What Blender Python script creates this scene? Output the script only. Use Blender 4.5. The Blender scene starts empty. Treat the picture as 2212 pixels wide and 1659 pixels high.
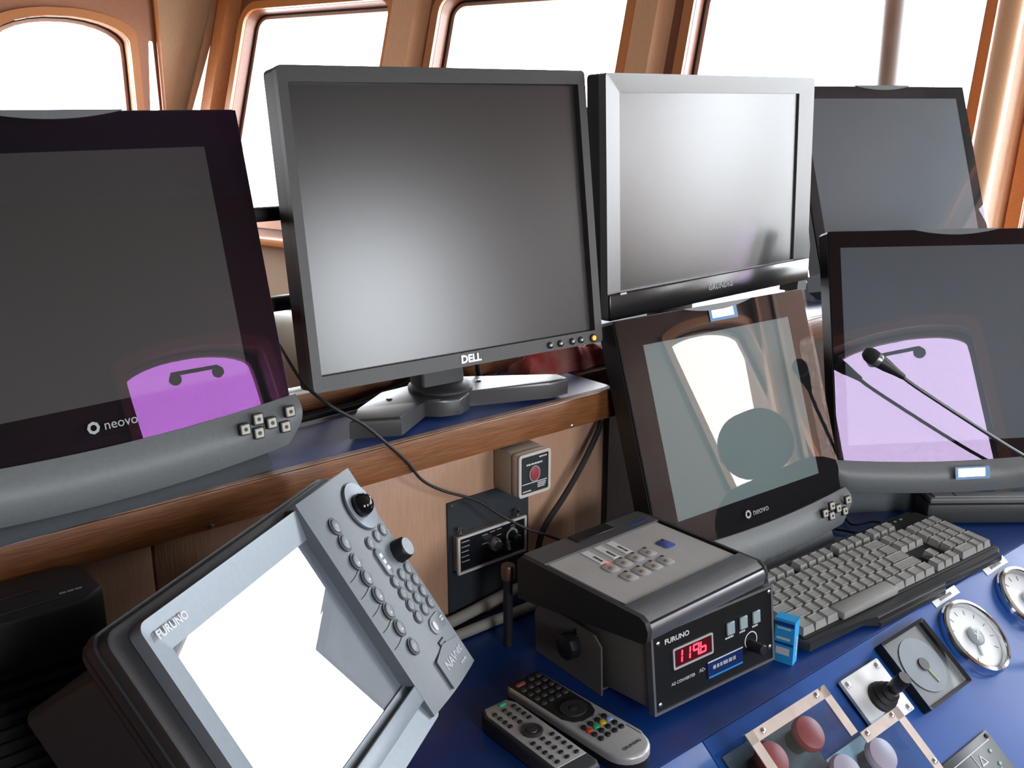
import bpy, bmesh, math, random
from mathutils import Matrix, Vector
random.seed(7)
SC = bpy.context.scene
COL = SC.collection
R = math.radians

# ------------------------------------------------------------------ camera
# world: X runs along the console towards the bow, Y across the wheelhouse to port, Z up (metres)
EYE = 1.6
DESK, SHELF = 0.966, 1.234
cam_d = bpy.data.cameras.new('camera')
cam = bpy.data.objects.new('camera', cam_d)
COL.objects.link(cam)
cam_d.sensor_width = 36.0
cam_d.lens = 36.0 * 2150.0 / 2212.0
cam_d.clip_start = 0.02
_y, _p = R(50), R(16)
_r = Vector((math.sin(_y), -math.cos(_y), 0))
_f = Vector((math.cos(_y) * math.cos(_p), math.sin(_y) * math.cos(_p), -math.sin(_p)))
_u = _r.cross(_f)
cam.matrix_world = Matrix(((_r.x, _u.x, -_f.x, 0), (_r.y, _u.y, -_f.y, 0), (_r.z, _u.z, -_f.z, EYE), (0, 0, 0, 1)))
SC.camera = cam

# ------------------------------------------------------------------ sky, exposure
SKY = 13.0
SEA = 0.5
w = bpy.data.worlds.new('overcast_sky')
SC.world = w
w.use_nodes = True
nt = w.node_tree
nt.nodes.clear()
o = nt.nodes.new('ShaderNodeOutputWorld')
b = nt.nodes.new('ShaderNodeBackground')
tc = nt.nodes.new('ShaderNodeTexCoord')
sx = nt.nodes.new('ShaderNodeSeparateXYZ')
cr = nt.nodes.new('ShaderNodeValToRGB')
cr.color_ramp.elements[0].position = 0.47
cr.color_ramp.elements[0].color = (SEA * 0.95, SEA, SEA * 1.02, 1)
cr.color_ramp.elements[1].position = 0.50
cr.color_ramp.elements[1].color = (0.92, 0.965, 1.02, 1)
mr = nt.nodes.new('ShaderNodeMapRange')
mr.inputs[1].default_value, mr.inputs[2].default_value = -1, 1
nt.links.new(tc.outputs['Generated'], sx.inputs[0])
nt.links.new(sx.outputs['Z'], mr.inputs[0])
nt.links.new(mr.outputs[0], cr.inputs[0])
nt.links.new(cr.outputs[0], b.inputs[0])
b.inputs[1].default_value = SKY
nt.links.new(b.outputs[0], o.inputs[0])
SC.view_settings.view_transform = 'Standard'
SC.view_settings.look = 'None'
SC.view_settings.gamma = 1.0
SC.view_settings.use_curve_mapping = False
SC.view_settings.exposure = 0.45
SC.cycles.use_denoising = True
SC.cycles.use_adaptive_sampling = True
SC.cycles.adaptive_threshold = 0.03
SC.cycles.max_bounces = 6
SC.cycles.diffuse_bounces = 3
SC.cycles.glossy_bounces = 3
SC.cycles.transparent_max_bounces = 12
SC.cycles.sample_clamp_indirect = 12
SC.cycles.caustics_reflective = False

# ------------------------------------------------------------------ materials
MATS = {}
def mat(name, col, rough=0.5, metal=0.0, spec=0.5, coat=0.0, coat_rough=0.1, noise=0.0, nscale=40.0, bump=0.0,
        stretch=(1, 1, 1), emit=None, estr=0.0, col2=None, ior=None):
    if name in MATS:
        return MATS[name]
    m = bpy.data.materials.new(name)
    m.use_nodes = True
    t = m.node_tree
    p = t.nodes['Principled BSDF']
    p.inputs['Base Color'].default_value = (*col, 1)
    p.inputs['Roughness'].default_value = rough
    p.inputs['Metallic'].default_value = metal
    p.inputs['Specular IOR Level'].default_value = spec
    p.inputs['Coat Weight'].default_value = coat
    p.inputs['Coat Roughness'].default_value = coat_rough
    if ior:
        p.inputs['IOR'].default_value = ior
    if emit:
        p.inputs['Emission Color'].default_value = (*emit, 1)
        p.inputs['Emission Strength'].default_value = estr
    if noise or bump:
        tcn = t.nodes.new('ShaderNodeTexCoord')
        mp = t.nodes.new('ShaderNodeMapping')
        mp.inputs['Scale'].default_value = stretch
        nz = t.nodes.new('ShaderNodeTexNoise')
        nz.inputs['Scale'].default_value = nscale
        nz.inputs['Detail'].default_value = 5
        t.links.new(tcn.outputs['Object'], mp.inputs[0])
        t.links.new(mp.outputs[0], nz.inputs['Vector'])
        if noise:
            rp = t.nodes.new('ShaderNodeValToRGB')
            c2 = col2 or tuple(c * (1 - noise) for c in col)
            rp.color_ramp.elements[0].position = 0.3
            rp.color_ramp.elements[1].position = 0.7
            rp.color_ramp.elements[0].color = (*c2, 1)
            rp.color_ramp.elements[1].color = (*col, 1)
            t.links.new(nz.outputs['Fac'], rp.inputs[0])
            t.links.new(rp.outputs[0], p.inputs['Base Color'])
        if bump:
            bp = t.nodes.new('ShaderNodeBump')
            bp.inputs['Strength'].default_value = bump
            bp.inputs['Distance'].default_value = 0.002
            t.links.new(nz.outputs['Fac'], bp.inputs['Height'])
            t.links.new(bp.outputs[0], p.inputs['Normal'])
    MATS[name] = m
    return m

def wood(name, c1, c2, stretch, rough=0.35, coat=0.6, scale=18.0, coat_rough=0.15):
    return mat(name, c1, rough, coat=coat, coat_rough=coat_rough, noise=0.5, col2=c2, nscale=scale, stretch=stretch, bump=0.15)

def glass(name, tint=(1, 1, 1), ior=1.5, rough=0.0, clear=(1, 1, 1)):
    """a pane: clear with a Fresnel mirror coat, optionally tinted like an anti-glare coating"""
    m = bpy.data.materials.new(name)
    m.use_nodes = True
    t = m.node_tree
    t.nodes.clear()
    out = t.nodes.new('ShaderNodeOutputMaterial')
    mix = t.nodes.new('ShaderNodeMixShader')
    fr = t.nodes.new('ShaderNodeFresnel')
    fr.inputs['IOR'].default_value = ior
    tr = t.nodes.new('ShaderNodeBsdfTransparent')
    tr.inputs[0].default_value = (*clear, 1)
    gl = t.nodes.new('ShaderNodeBsdfGlossy')
    gl.inputs['Color'].default_value = (*tint, 1)
    gl.inputs['Roughness'].default_value = rough
    ge = t.nodes.new('ShaderNodeNewGeometry')          # only the outer face of a solid pane mirrors
    mu = t.nodes.new('ShaderNodeMath')
    mu.operation = 'MULTIPLY_ADD'
    mu.inputs[1].default_value = -1.0
    mu.inputs[2].default_value = 1.0
    m2 = t.nodes.new('ShaderNodeMath')
    m2.operation = 'MULTIPLY'
    t.links.new(ge.outputs['Backfacing'], mu.inputs[0])
    t.links.new(mu.outputs[0], m2.inputs[0])
    t.links.new(fr.outputs[0], m2.inputs[1])
    t.links.new(m2.outputs[0], mix.inputs[0])
    t.links.new(tr.outputs[0], mix.inputs[1])
    t.links.new(gl.outputs[0], mix.inputs[2])
    t.links.new(mix.outputs[0], out.inputs[0])
    return m

# ------------------------------------------------------------------ mesh builder
def rrect(w, h, r, n=5, cx=0.0, cy=0.0):
    pts = []
    for sx_, sy_, a0 in ((1, -1, -90), (1, 1, 0), (-1, 1, 90), (-1, -1, 180)):
        for i in range(n + 1):
            a = R(a0 + 90 * i / n)
            pts.append((cx + sx_ * (w / 2 - r) + r * math.cos(a), cy + sy_ * (h / 2 - r) + r * math.sin(a)))
    return pts

def circle(r, n=24, cx=0.0, cy=0.0, ry=None):
    return [(cx + r * math.cos(2 * math.pi * i / n), cy + (ry or r) * math.sin(2 * math.pi * i / n)) for i in range(n)]

class MB:
    def __init__(s):
        s.v, s.f = [], []
        s.sheet = False
    def pane(s, pts):
        s.sheet = True
        return s.add(pts, [tuple(range(len(pts)))])
    def add(s, vs, fs, M=None):
        k = len(s.v)
        s.v += [tuple(M @ Vector(v)) if M else tuple(v) for v in vs]
        s.f += [tuple(i + k for i in f) for f in fs]
        return s
    def bm(s, bm_, M=None):
        bm_.verts.index_update()
        s.add([v.co[:] for v in bm_.verts], [[v.index for v in f.verts] for f in bm_.faces], M)
        bm_.free()
        return s
    def box(s, x0, x1, y0, y1, z0, z1, bev=0.0, seg=2, M=None):
        b_ = bmesh.new()
        bmesh.ops.create_cube(b_, size=1)
        for v in b_.verts:
            v.co = Vector((x0 + (v.co.x + .5) * (x1 - x0), y0 + (v.co.y + .5) * (y1 - y0), z0 + (v.co.z + .5) * (z1 - z0)))
        if bev:
            bmesh.ops.bevel(b_, geom=b_.edges[:], offset=bev, segments=seg, affect='EDGES', profile=0.5)
        return s.bm(b_, M)
    def prism(s, poly, z0, z1, M=None, bev=0.0, seg=2, both=False):
        """polygon (counter-clockwise in xy) extruded along z; bev rounds the rim of the z1 end"""
        b_ = bmesh.new()
        lo = [b_.verts.new((x, y, z0)) for x, y in poly]
        hi = [b_.verts.new((x, y, z1)) for x, y in poly]
        n = len(poly)
        b_.faces.new(lo[::-1])
        top = b_.faces.new(hi)
        for i in range(n):
            b_.faces.new((lo[i], lo[(i + 1) % n], hi[(i + 1) % n], hi[i]))
        if bev:
            es = list(top.edges)
            if both:
                es += [e for e in b_.edges if e.verts[0].co.z == z0 and e.verts[1].co.z == z0]
            bmesh.ops.bevel(b_, geom=es, offset=bev, segments=seg, affect='EDGES', profile=0.5, clamp_overlap=True)
        return s.bm(b_, M)
    def ring(s, outer, inner, z0, z1, M=None, z1i=None):
        n = len(outer)
        zi = z1 if z1i is None else z1i
        vs = [(x, y, z0) for x, y in outer] + [(x, y, z0) for x, y in inner] + [(x, y, z1) for x, y in outer] + [(x, y, zi) for x, y in inner]
        fs = []
        for i in range(n):
            j = (i + 1) % n
            fs += [(i, j, 2 * n + j, 2 * n + i), (n + j, n + i, 3 * n + i, 3 * n + j), (2 * n + i, 2 * n + j, 3 * n + j, 3 * n + i), (j, i, n + i, n + j)]
        return s.add(vs, fs, M)
    def lathe(s, prof, n=24, M=None):
        vs, fs = [], []
        for r_, z_ in prof:
            for i in range(n):
                a = 2 * math.pi * i / n
                vs.append((r_ * math.cos(a), r_ * math.sin(a), z_))
        for k in range(len(prof) - 1):
            for i in range(n):
                j = (i + 1) % n
                fs.append((k * n + i, k * n + j, (k + 1) * n + j, (k + 1) * n + i))
        fs.append(tuple(range(n))[::-1])
        fs.append(tuple((len(prof) - 1) * n + i for i in range(n)))
        return s.add(vs, fs, M)
    def tube(s, pts, r, n=8, sub=6, M=None):
        P_ = [Vector(p) for p in pts]
        path = []
        if len(P_) > 2 and sub > 1:
            for i in range(len(P_) - 1):
                a, b_, c, d = P_[max(i - 1, 0)], P_[i], P_[i + 1], P_[min(i + 2, len(P_) - 1)]
                for k in range(sub):
                    t = k / sub
                    path.append(0.5 * ((2 * b_) + (c - a) * t + (2 * a - 5 * b_ + 4 * c - d) * t * t + (3 * b_ - a - 3 * c + d) * t ** 3))
            path.append(P_[-1])
        else:
            path = P_
        up = Vector((0, 0, 1))
        vs, fs = [], []
        nrm = None
        for i, p in enumerate(path):
            tg = (path[min(i + 1, len(path) - 1)] - path[max(i - 1, 0)]).normalized()
            if nrm is None:
                nrm = tg.cross(up if abs(tg.z) < 0.9 else Vector((1, 0, 0))).normalized()
            nrm = (nrm - tg * nrm.dot(tg)).normalized()
            bn = tg.cross(nrm)
            rr = r[min(int(i / max(1, len(path) - 1) * (len(r) - 1) + .5), len(r) - 1)] if isinstance(r, (list, tuple)) else r
            for k in range(n):
                a = 2 * math.pi * k / n
                vs.append(p + nrm * (rr * math.cos(a)) + bn * (rr * math.sin(a)))
        for i in range(len(path) - 1):
            for k in range(n):
                j = (k + 1) % n
                fs.append((i * n + k, i * n + j, (i + 1) * n + j, (i + 1) * n + k))
        fs.append(tuple(range(n))[::-1])
        fs.append(tuple((len(path) - 1) * n + k for k in range(n)))
        return s.add(vs, fs, M)
    def mesh(s, name, m, smooth=38):
        me = bpy.data.meshes.new(name)
        me.from_pydata(s.v, [], s.f)
        b_ = bmesh.new()
        b_.from_mesh(me)
        if not s.sheet:
            bmesh.ops.recalc_face_normals(b_, faces=b_.faces[:])
        b_.to_mesh(me)
        b_.free()
        if smooth:
            for p in me.polygons:
                p.use_smooth = True
            me.set_sharp_from_angle(angle=R(smooth))
        if m:
            me.materials.append(m)
        me.update()
        return me

# ------------------------------------------------------------------ objects
WM = {}
def link(o, parent, M):
    COL.objects.link(o)
    if parent:
        o.parent = parent
        o.matrix_basis = WM[parent].inverted() @ M
    else:
        o.matrix_basis = M
    WM[o] = M
    return o

def tag(o, label=None, cat=None, group=None, kind=None):
    if label: o['label'] = label
    if cat: o['category'] = cat
    if group: o['group'] = group
    if kind: o['kind'] = kind
    return o

def thing(name, label, cat, loc, group=None, kind=None, M=None):
    o = bpy.data.objects.new(name, None)
    o.empty_display_size = 0.05
    link(o, None, M or Matrix.Translation(loc))
    return tag(o, label, cat, group, kind)

def part(name, mb, m, parent=None, M=None, label=None, smooth=38):
    me = mb.mesh(name, m, smooth) if isinstance(mb, MB) else mb
    o = bpy.data.objects.new(name, me)
    link(o, parent, M or Matrix.Identity(4))
    if label: o['label'] = label
    return o

def pose(p, yaw=0.0, tilt=0.0, roll=0.0):
    """frame of an upright face: x right, y up, z out of the face; tilt leans it back"""
    y_, t_, r_ = R(yaw), R(tilt), R(roll)
    r0 = Vector((math.cos(y_), math.sin(y_), 0))
    n0 = Vector((math.sin(y_), -math.cos(y_), 0))
    z0 = Vector((0, 0, 1))
    up = math.cos(t_) * z0 - math.sin(t_) * n0
    n = math.cos(t_) * n0 + math.sin(t_) * z0
    rr = math.cos(r_) * r0 + math.sin(r_) * up
    uu = -math.sin(r_) * r0 + math.cos(r_) * up
    return Matrix(((rr.x, uu.x, n.x, p[0]), (rr.y, uu.y, n.y, p[1]), (rr.z, uu.z, n.z, p[2]), (0, 0, 0, 1)))

def T(x, y, z=0.0):
    return Matrix.Translation((x, y, z))
def RZ(a):
    return Matrix.Rotation(R(a), 4, 'Z')
def RX(a):
    return Matrix.Rotation(R(a), 4, 'X')
def RY(a):
    return Matrix.Rotation(R(a), 4, 'Y')

TXT = {}
def text(s, size, m, parent, M, name='lettering', extrude=0.00025, bold=0.0, align='CENTER', sx_=1.0):
    key = (s, size, m.name, bold, sx_)
    if key not in TXT:
        cu = bpy.data.curves.new('lettering', 'FONT')
        cu.body = s
        cu.size = size
        cu.extrude = extrude
        cu.offset = bold * size
        cu.align_x = align
        cu.align_y = 'CENTER'
        cu.resolution_u = 3
        ob = bpy.data.objects.new('lettering', cu)
        COL.objects.link(ob)
        bpy.context.view_layer.update()
        me = bpy.data.meshes.new_from_object(ob.evaluated_get(bpy.context.evaluated_depsgraph_get()))
        bpy.data.objects.remove(ob)
        bpy.data.curves.remove(cu)
        for v in me.vertices:
            v.co.x *= sx_
        me.materials.clear()
        me.materials.append(m)
        TXT[key] = me
    return part(name, TXT[key], None, parent, M)

def dashes(wd, ht, rows=1, seed=0):
    """print too small to read: short strokes in rows"""
    rnd = random.Random(seed)
    mb = MB()
    rh = ht / rows
    for k in range(rows):
        x = -wd / 2
        end = wd / 2 * (1 if k == 0 else rnd.uniform(.4, 1))
        while x < end - .001:
            l = min(rnd.uniform(.35, 1.1) * rh, end - x)
            y = ht / 2 - (k + .5) * rh
            mb.box(x, x + l, y - rh * .3, y + rh * .3, 0, .0003)
            x += l + rh * .22
    return mb

# common materials
BLACK = mat('black_plastic', (.012, .012, .013), .45, noise=.2, nscale=200, bump=.05)
BLACK_M = mat('black_matt', (.008, .008, .009), .7, bump=.05, nscale=300)
DGREY = mat('dark_grey_plastic', (.045, .048, .052), .5, noise=.15, nscale=160, bump=.06)
WHITE = mat('white_print', (.75, .76, .78), .5, noise=.05)
CHROME = mat('chrome', (.75, .77, .8), .12, metal=1, noise=.05)
STEEL = mat('steel', (.55, .56, .57), .3, metal=1, noise=.1)
RUBBER = mat('black_rubber', (.015, .015, .016), .6, noise=.2, nscale=80)

# ------------------------------------------------------------------ the wheelhouse
VARN = wood('varnished_wood', (.68, .27, .08), (.55, .19, .05), (30, 30, 2.5), rough=.4, coat=.5)
VARN_L = wood('varnished_wood_glare', (.88, .53, .31), (.8, .43, .23), (30, 30, 2.5), rough=.38, coat=.6, coat_rough=.2)  # paler copy of the varnish, window glare lifted into its colour
VARN_D = wood('varnished_wood_dark', (.3, .1, .045), (.2, .06, .03), (30, 30, 2.5), rough=.45, coat=.3)
VARN_H = wood('varnished_beam', (.5, .22, .12), (.4, .16, .08), (2.5, 30, 30), rough=.45, coat=.3)
TANP = wood('tan_panelling', (.9, .62, .4), (.82, .54, .33), (20, 20, 2), rough=.5, coat=.15)
SEAL = mat('window_seal', (.62, .45, .38), .6, noise=.15, nscale=60)
PANE = glass('window_glass', ior=1.45, clear=(.97, .98, .98))
CEIL = mat('ceiling_paint', (.3, .27, .24), .6, noise=.08, nscale=8)
FLOORM = mat('floor_vinyl', (.09, .06, .045), .5, noise=.3, nscale=12, bump=.1)

def hole_pts(u0, u1, v0, v1, r=.06, rise=0.0, n=6):
    """four groups of outline points (BL, BR, TR, TL), anticlockwise; rise > 0 gives an arched head"""
    g = []
    for cx_, cy_, a0 in ((u0 + r, v0 + r, 180), (u1 - r, v0 + r, 270)):
        g.append([(cx_ + r * math.cos(R(a0 + 90 * i / n)), cy_ + r * math.sin(R(a0 + 90 * i / n))) for i in range(n + 1)])
    vt = v1 - rise
    tr = [(u1 - r + r * math.cos(R(90 * i / n)), vt - r + r * math.sin(R(90 * i / n))) for i in range(n + 1)]
    if rise:
        uc = (u0 + u1) / 2
        hw = (u1 - u0) / 2
        def arch(u):
            return vt - rise * .25 + (rise * 1.25) * (1 - ((u - uc) / hw) ** 2) ** .5 if abs(u - uc) < hw else vt - rise * .25
        tr = [(u1, vt - rise * .25 - r)] + [(uc + hw * math.sin(R(a)), arch(uc + hw * math.sin(R(a)))) for a in (82, 74, 64, 52, 38, 24, 10)]
    tl = [(u0 + u1 - x, y) for x, y in reversed(tr)]
    return g + [tr, tl]

def holed_bay(mb, bay, groups, w0, w1):
    """one bay of a wall (u0,u1,v0,v1) with an opening, between depths w0 (outside) and w1 (room side)"""
    a, b_, c, d = bay
    cor = [(a, c), (b_, c), (b_, d), (a, d)]
    for w_ in (w0, w1):
        vs, fs = [], []
        gi, ci = [], []
        for k in range(4):
            ci.append(len(vs)); vs.append((*cor[k], w_))
            gi.append(list(range(len(vs), len(vs) + len(groups[k]))))
            vs += [(*p, w_) for p in groups[k]]
        for k in range(4):
            for i in range(len(gi[k]) - 1):
                fs.append((ci[k], gi[k][i], gi[k][i + 1]))
            j = (k + 1) % 4
            fs.append((ci[k], gi[k][-1], gi[j][0], ci[j]))
        mb.add(vs, fs)
    loop = [p for g in groups for p in g]
    n = len(loop)
    mb.add([(*p, w0) for p in loop] + [(*p, w1) for p in loop], [(i, (i + 1) % n, n + (i + 1) % n, n + i) for i in range(n)])
    mb.add([(*p, w0) for p in cor] + [(*p, w1) for p in cor], [(i, (i + 1) % 4, 4 + (i + 1) % 4, 4 + i) for i in range(4)])

WN = [0]
def window(FM, u0, u1, v0, v1, depth, r=.06, rise=0.0, frame_w=.03, fm=VARN, portal=True):
    WN[0] += 1
    root = thing('window_%d' % WN[0], None, None, None, kind='structure', M=FM @ T((u0 + u1) / 2, v0, 0))
    def loop(d):
        return [p for g in hole_pts(u0 - d, u1 + d, v0 - d, v1 + d, max(r + d, .004), rise) for p in g]
    part('frame', MB().ring(loop(frame_w), loop(.001), 0.0, .014), fm, root, FM)
    part('seal', MB().ring(loop(-.0005), loop(-.016), -depth + .004, -depth + .02), SEAL, root, FM)
    part('black_gasket', MB().ring(loop(-.0005), loop(-.005), -depth + .021, -depth + .025), BLACK_M, root, FM)
    pn = MB()
    lp = loop(-.004)
    pn.pane([(*p, -depth + .012) for p in lp])
    part('pane', pn, PANE, root, FM, smooth=0)
    if portal:
        L = bpy.data.lights.new('daylight_portal', 'AREA')
        L.shape = 'RECTANGLE'
        L.size, L.size_y = u1 - u0, v1 - v0
        L.cycles.is_portal = True
        lo = bpy.data.objects.new('daylight_portal', L)
        lo.matrix_world = FM @ T((u0 + u1) / 2, (v0 + v1) / 2, -depth - .01) @ RX(180)
        COL.objects.link(lo)
        # the light shines along its local -z, which must point into the room
        lo.matrix_world = FM @ T((u0 + u1) / 2, (v0 + v1) / 2, -depth - .01) @ Matrix.Rotation(math.pi, 4, 'X')
    return root

def struct(name, mb, m, M=None, smooth=38):
    return tag(part(name, mb, m, None, M, smooth=smooth), kind='structure')

struct('floor', MB().box(-2.3, 3.3, -1.0, 4.3, -.05, 0), FLOORM)
struct('ceiling', MB().box(-2.3, 3.3, -1.0, 4.3, 2.2, 2.26), CEIL)

# bow wall: raked forward 16.7 degrees above the sill
d_ = Vector((.2414, -.9704, 0)).normalized()
up_ = Vector((.2795, .0695, .9576)).normalized()
n_ = d_.cross(up_)
W0 = Vector((1.7576, 3.6163, EYE))
BOW = Matrix(((d_.x, up_.x, n_.x, W0.x), (d_.y, up_.y, n_.y, W0.y), (d_.z, up_.z, n_.z, W0.z), (0, 0, 0, 1)))
BW = [(-.105, .64), (.865, 1.566), (1.78, 2.53), (2.685, 3.56), (3.71, 4.49)]
edges = [-.30, .752, 1.673, 2.61, 3.635, 4.68]
bw = MB()
def btop(a):
    return .335 if a < 2.6 else .43  # unseen starboard end made taller so the plotter mirrors more sky
for k, (a, b_) in enumerate(BW):
    holed_bay(bw, (edges[k], edges[k + 1], -.52, .66), hole_pts(a, b_, -.45, btop(a), .055), -.07, 0)
struct('wall_bow', bw, VARN_D, BOW)
for a, b_ in BW:
    window(BOW, a, b_, -.45, btop(a), .07, .055, fm=VARN)
nb = Vector((n_.x, n_.y, 0)).normalized()
s0 = BOW @ Vector((-.30, -.52, 0))
BOWL = Matrix(((d_.x, 0, nb.x, s0.x), (d_.y, 0, nb.y, s0.y), (0, 1, 0, s0.z), (0, 0, 0, 1)))
struct('wall_forward_dado', MB().box(0, 4.96, -s0.z, 0, -.06, 0), mat('peach_paint', (.85, .66, .48), .5, noise=.06, nscale=8), BOWL)
struct('trim_1', MB().box(-.02, 4.97, -.012, .02, -.08, .06, .006), VARN, BOWL)          # sill board
for k, (c0, c1) in enumerate(((.668, .816), (1.6, 1.716), (2.555, 2.65), (3.58, 3.68), (-.25, -.15))):
    pr = [(c0, 0), (c1, 0), (c1 - .03, .045), (c0 + .016, .045)]
    m4 = BOW @ Matrix(((1, 0, 0, 0), (0, 0, 1, 0), (0, 1, 0, 0), (0, 0, 0, 1)))
    struct('trim_%d' % (k + 2), MB().prism([pr[0], pr[1], pr[2], pr[3]], -.5, .64), VARN_L if k < 4 else VARN, m4)
# rounded grab post beside the aft-most bow window in view
struct('trim_7', MB().tube([(2.60, -.5, .09), (2.60, .62, .09)], .03, 14), VARN_L, BOW)

# port wall with arched side windows; frame: u = X, v = Z, w towards the room (-Y)
PORT = Matrix(((1, 0, 0, 0), (0, 0, -1, 3.95), (0, 1, 0, 0), (0, 0, 0, 1)))
pw = MB()
PWIN = [(-.03, .44), (.955, 1.435)]  # first opening is unseen, added to let in light
pe = [-2.3, .7, 1.455]
for k, (a, b_) in enumerate(PWIN):
    holed_bay(pw, (pe[k], pe[k + 1], 0, 2.2), hole_pts(a, b_, 1.17, 1.885, .05, .075), -.07, 0)
slit = [[(1.466, 1.2), (1.468, 1.2)], [(1.532, 1.2), (1.534, 1.2)], [(1.526, 1.80), (1.524, 1.81)], [(1.512, 1.81), (1.51, 1.80)]]
holed_bay(pw, (1.455, 1.538, 0, 2.2), slit, -.015, 0)
struct('wall_port', pw, VARN_H, PORT)
for a, b_ in PWIN:
    window(PORT, a, b_, 1.17, 1.885, .07, .05, .075, fm=VARN)
WN[0] += 1
sr = thing('window_%d' % WN[0], None, None, (1.487, 3.98, 1.2), kind='structure')
part('pane', MB().pane([(1.46, 1.19, -.012), (1.535, 1.19, -.012), (1.535, 1.83, -.012), (1.46, 1.83, -.012)]), PANE, sr, PORT, smooth=0)
# tan corner panel between the upright side wall and the raked bow wall
cp = MB()
tl, bl = Vector((1.538, 3.95, 2.2)), Vector((1.538, 3.95, s0.z))
tr_, br = BOW @ Vector((-.30, .64, 0)), BOW @ Vector((-.30, -.52, 0))
mid = BOW @ Vector((-.30, .21, 0))
off = Vector((.05, .06, 0))
brk = br + Vector((-.10, -.02, 0))
V8 = [tl, bl, brk, mid, tr_]
cp.add([v[:] for v in V8] + [(v + off)[:] for v in V8], [(0, 1, 2, 3, 4), (9, 8, 7, 6, 5), (0, 4, 9, 5), (1, 0, 5, 6), (2, 1, 6, 7), (3, 2, 7, 8), (4, 3, 8, 9)])
struct('wall_corner', cp, TANP)
struct('wall_corner_base', MB().prism([(1.50, 3.949), (s0.x - .03, s0.y - .012), (s0.x + .14, s0.y + .02), (1.70, 4.02), (1.50, 4.02)], 0, s0.z + .002), TANP)
WN[0] += 1
gp_ = thing('window_%d' % WN[0], None, None, tuple(br), kind='structure')
gl_ = MB().pane([(v + off * .5)[:] for v in (brk, br + Vector((.06, 0, 0)), mid + Vector((.06, 0, 0)), mid)])
part('pane', gl_, PANE, gp_, Matrix.Identity(4), smooth=0)
struct('trim_8', MB().box(1.536, 1.552, 3.93, 3.95, 1.0, 2.2, .004), VARN)

# starboard wall and after wall, behind the photographer
STAR = Matrix(((-1, 0, 0, 0), (0, 0, 1, -.77), (0, 1, 0, 0), (0, 0, 0, 1)))
sw = MB()
SWIN = [(-2.86, -2.46), (-1.535, -1.095), (-.55, -.11)]  # last opening is unseen, added for lighting
se = [-3.3, -2.1, -.8, 2.3]
for k, (a, b_) in enumerate(SWIN):
    holed_bay(sw, (se[k], se[k + 1], 0, 2.2), hole_pts(a, b_, 1.2, 1.745 if a > -2 else 1.86, .05, .05), -.07, 0)
struct('wall_starboard', sw, wood('varnished_side', (.22, .095, .05), (.16, .06, .03), (30, 30, 2.5), rough=.45, coat=.3), STAR)
for a, b_ in SWIN:
    wr = window(STAR, a, b_, 1.2, 1.745 if a > -2 else 1.86, .07, .05, .05, fm=VARN)
    if a > -2:
        lt = MB().tube([(a + .145, 1.684, .012), (a + .29, 1.684, .012)], .006, 10)
        for q_ in (.15, .285):
            lt.lathe([(.016, 0), (.018, .006), (.016, .014)], 18, T(a + q_, 1.668, .008))
        part('window_latch', lt, BLACK, wr, STAR @ T(0, 0, -.035))
struct('wall_aft', MB().box(-2.3, -2.24, -.84, 4.02, 0, 2.2), VARN)

# mast outside the third bow window
mr_ = thing('mast_pole', 'pale grey upright pole standing outside the right-hand bow window', 'pole', (2.62, 1.522, 0))
part('tube', MB().lathe([(.029, 0), (.029, 3.2), (.02, 3.24)], 18, T(0, 0, 0)), mat('mast_paint', (.13, .115, .11), .5, noise=.2, nscale=9), mr_, T(2.62, 1.522, 0))
part('deck_flange', MB().lathe([(.07, 0), (.07, .012), (.034, .02), (.034, .06)], 18), STEEL, mr_, T(2.62, 1.522, 0))

# ------------------------------------------------------------------ the console
BLUE = mat('blue_laminate', (.004, .036, .19), .38, noise=.12, nscale=30, bump=.03, coat=.15, coat_rough=.25)
BLUE_S = mat('blue_panel_paint', (.013, .095, .4), .42, noise=.1, nscale=25, coat=.1, coat_rough=.3)
TEAK = wood('teak_edge', (.30, .12, .04), (.17, .06, .02), (2.2, 40, 40), rough=.4, coat=.45, scale=14)
TAN = wood('peach_veneer', (.55, .33, .22), (.50, .29, .185), (26, 26, 2), rough=.45, coat=.2)
BROWN = wood('shaded_brown_ply', (.075, .04, .025), (.05, .025, .016), (20, 20, 2), rough=.55, coat=.1)  # shade of the recess and kneehole is put into this dark tone

BLUE_G = mat('polished_blue_laminate', (.006, .036, .2), .45, noise=.12, nscale=30, coat=1.0, coat_rough=.4)
t = thing('upper_shelf', 'blue-topped upper shelf with teak edging carrying the monitors', 'shelf', (.2, .97, DESK))
part('shelf_top', MB().box(-.7, .916, .884, 1.034, SHELF - .03, SHELF, .001), BLUE_G, t)
part('shelf_top', MB().box(.918, 2.05, .962, 1.40, SHELF - .03, SHELF, .001), BLUE_G, t)
part('front_edging', MB().box(-.7, .918, .872, .8835, SHELF - .0375, SHELF + .001, .0015), TEAK, t)
part('pale_edge', MB().box(-.7, .916, .875, .8838, SHELF + .0005, SHELF + .0016), mat('pale_edge', (.62, .5, .42), .5, noise=.5, nscale=35, col2=(.35, .2, .12)), t)  # thin pale mottled strip along the front top edge
part('rear_rail', MB().box(-.7, .916, 1.036, 1.052, SHELF - .03, SHELF + .026, .001), TEAK, t)
part('rail_cap', MB().box(-.7, .916, 1.034, 1.054, SHELF + .0262, SHELF + .031, .001), mat('cream_cap', (.75, .7, .62), .5, noise=.05), t)
part('front_edging', MB().box(.919, 2.05, .951, .9615, SHELF - .0375, SHELF + .001, .0015), TEAK, t)
for x in (.831, .35, -.1):
    part('screw', MB().lathe([(.0024, 0), (.0024, .0008), (.001, .0014)], 10), STEEL, t, pose((x, .872, SHELF - .034), 0, 0))

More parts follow.
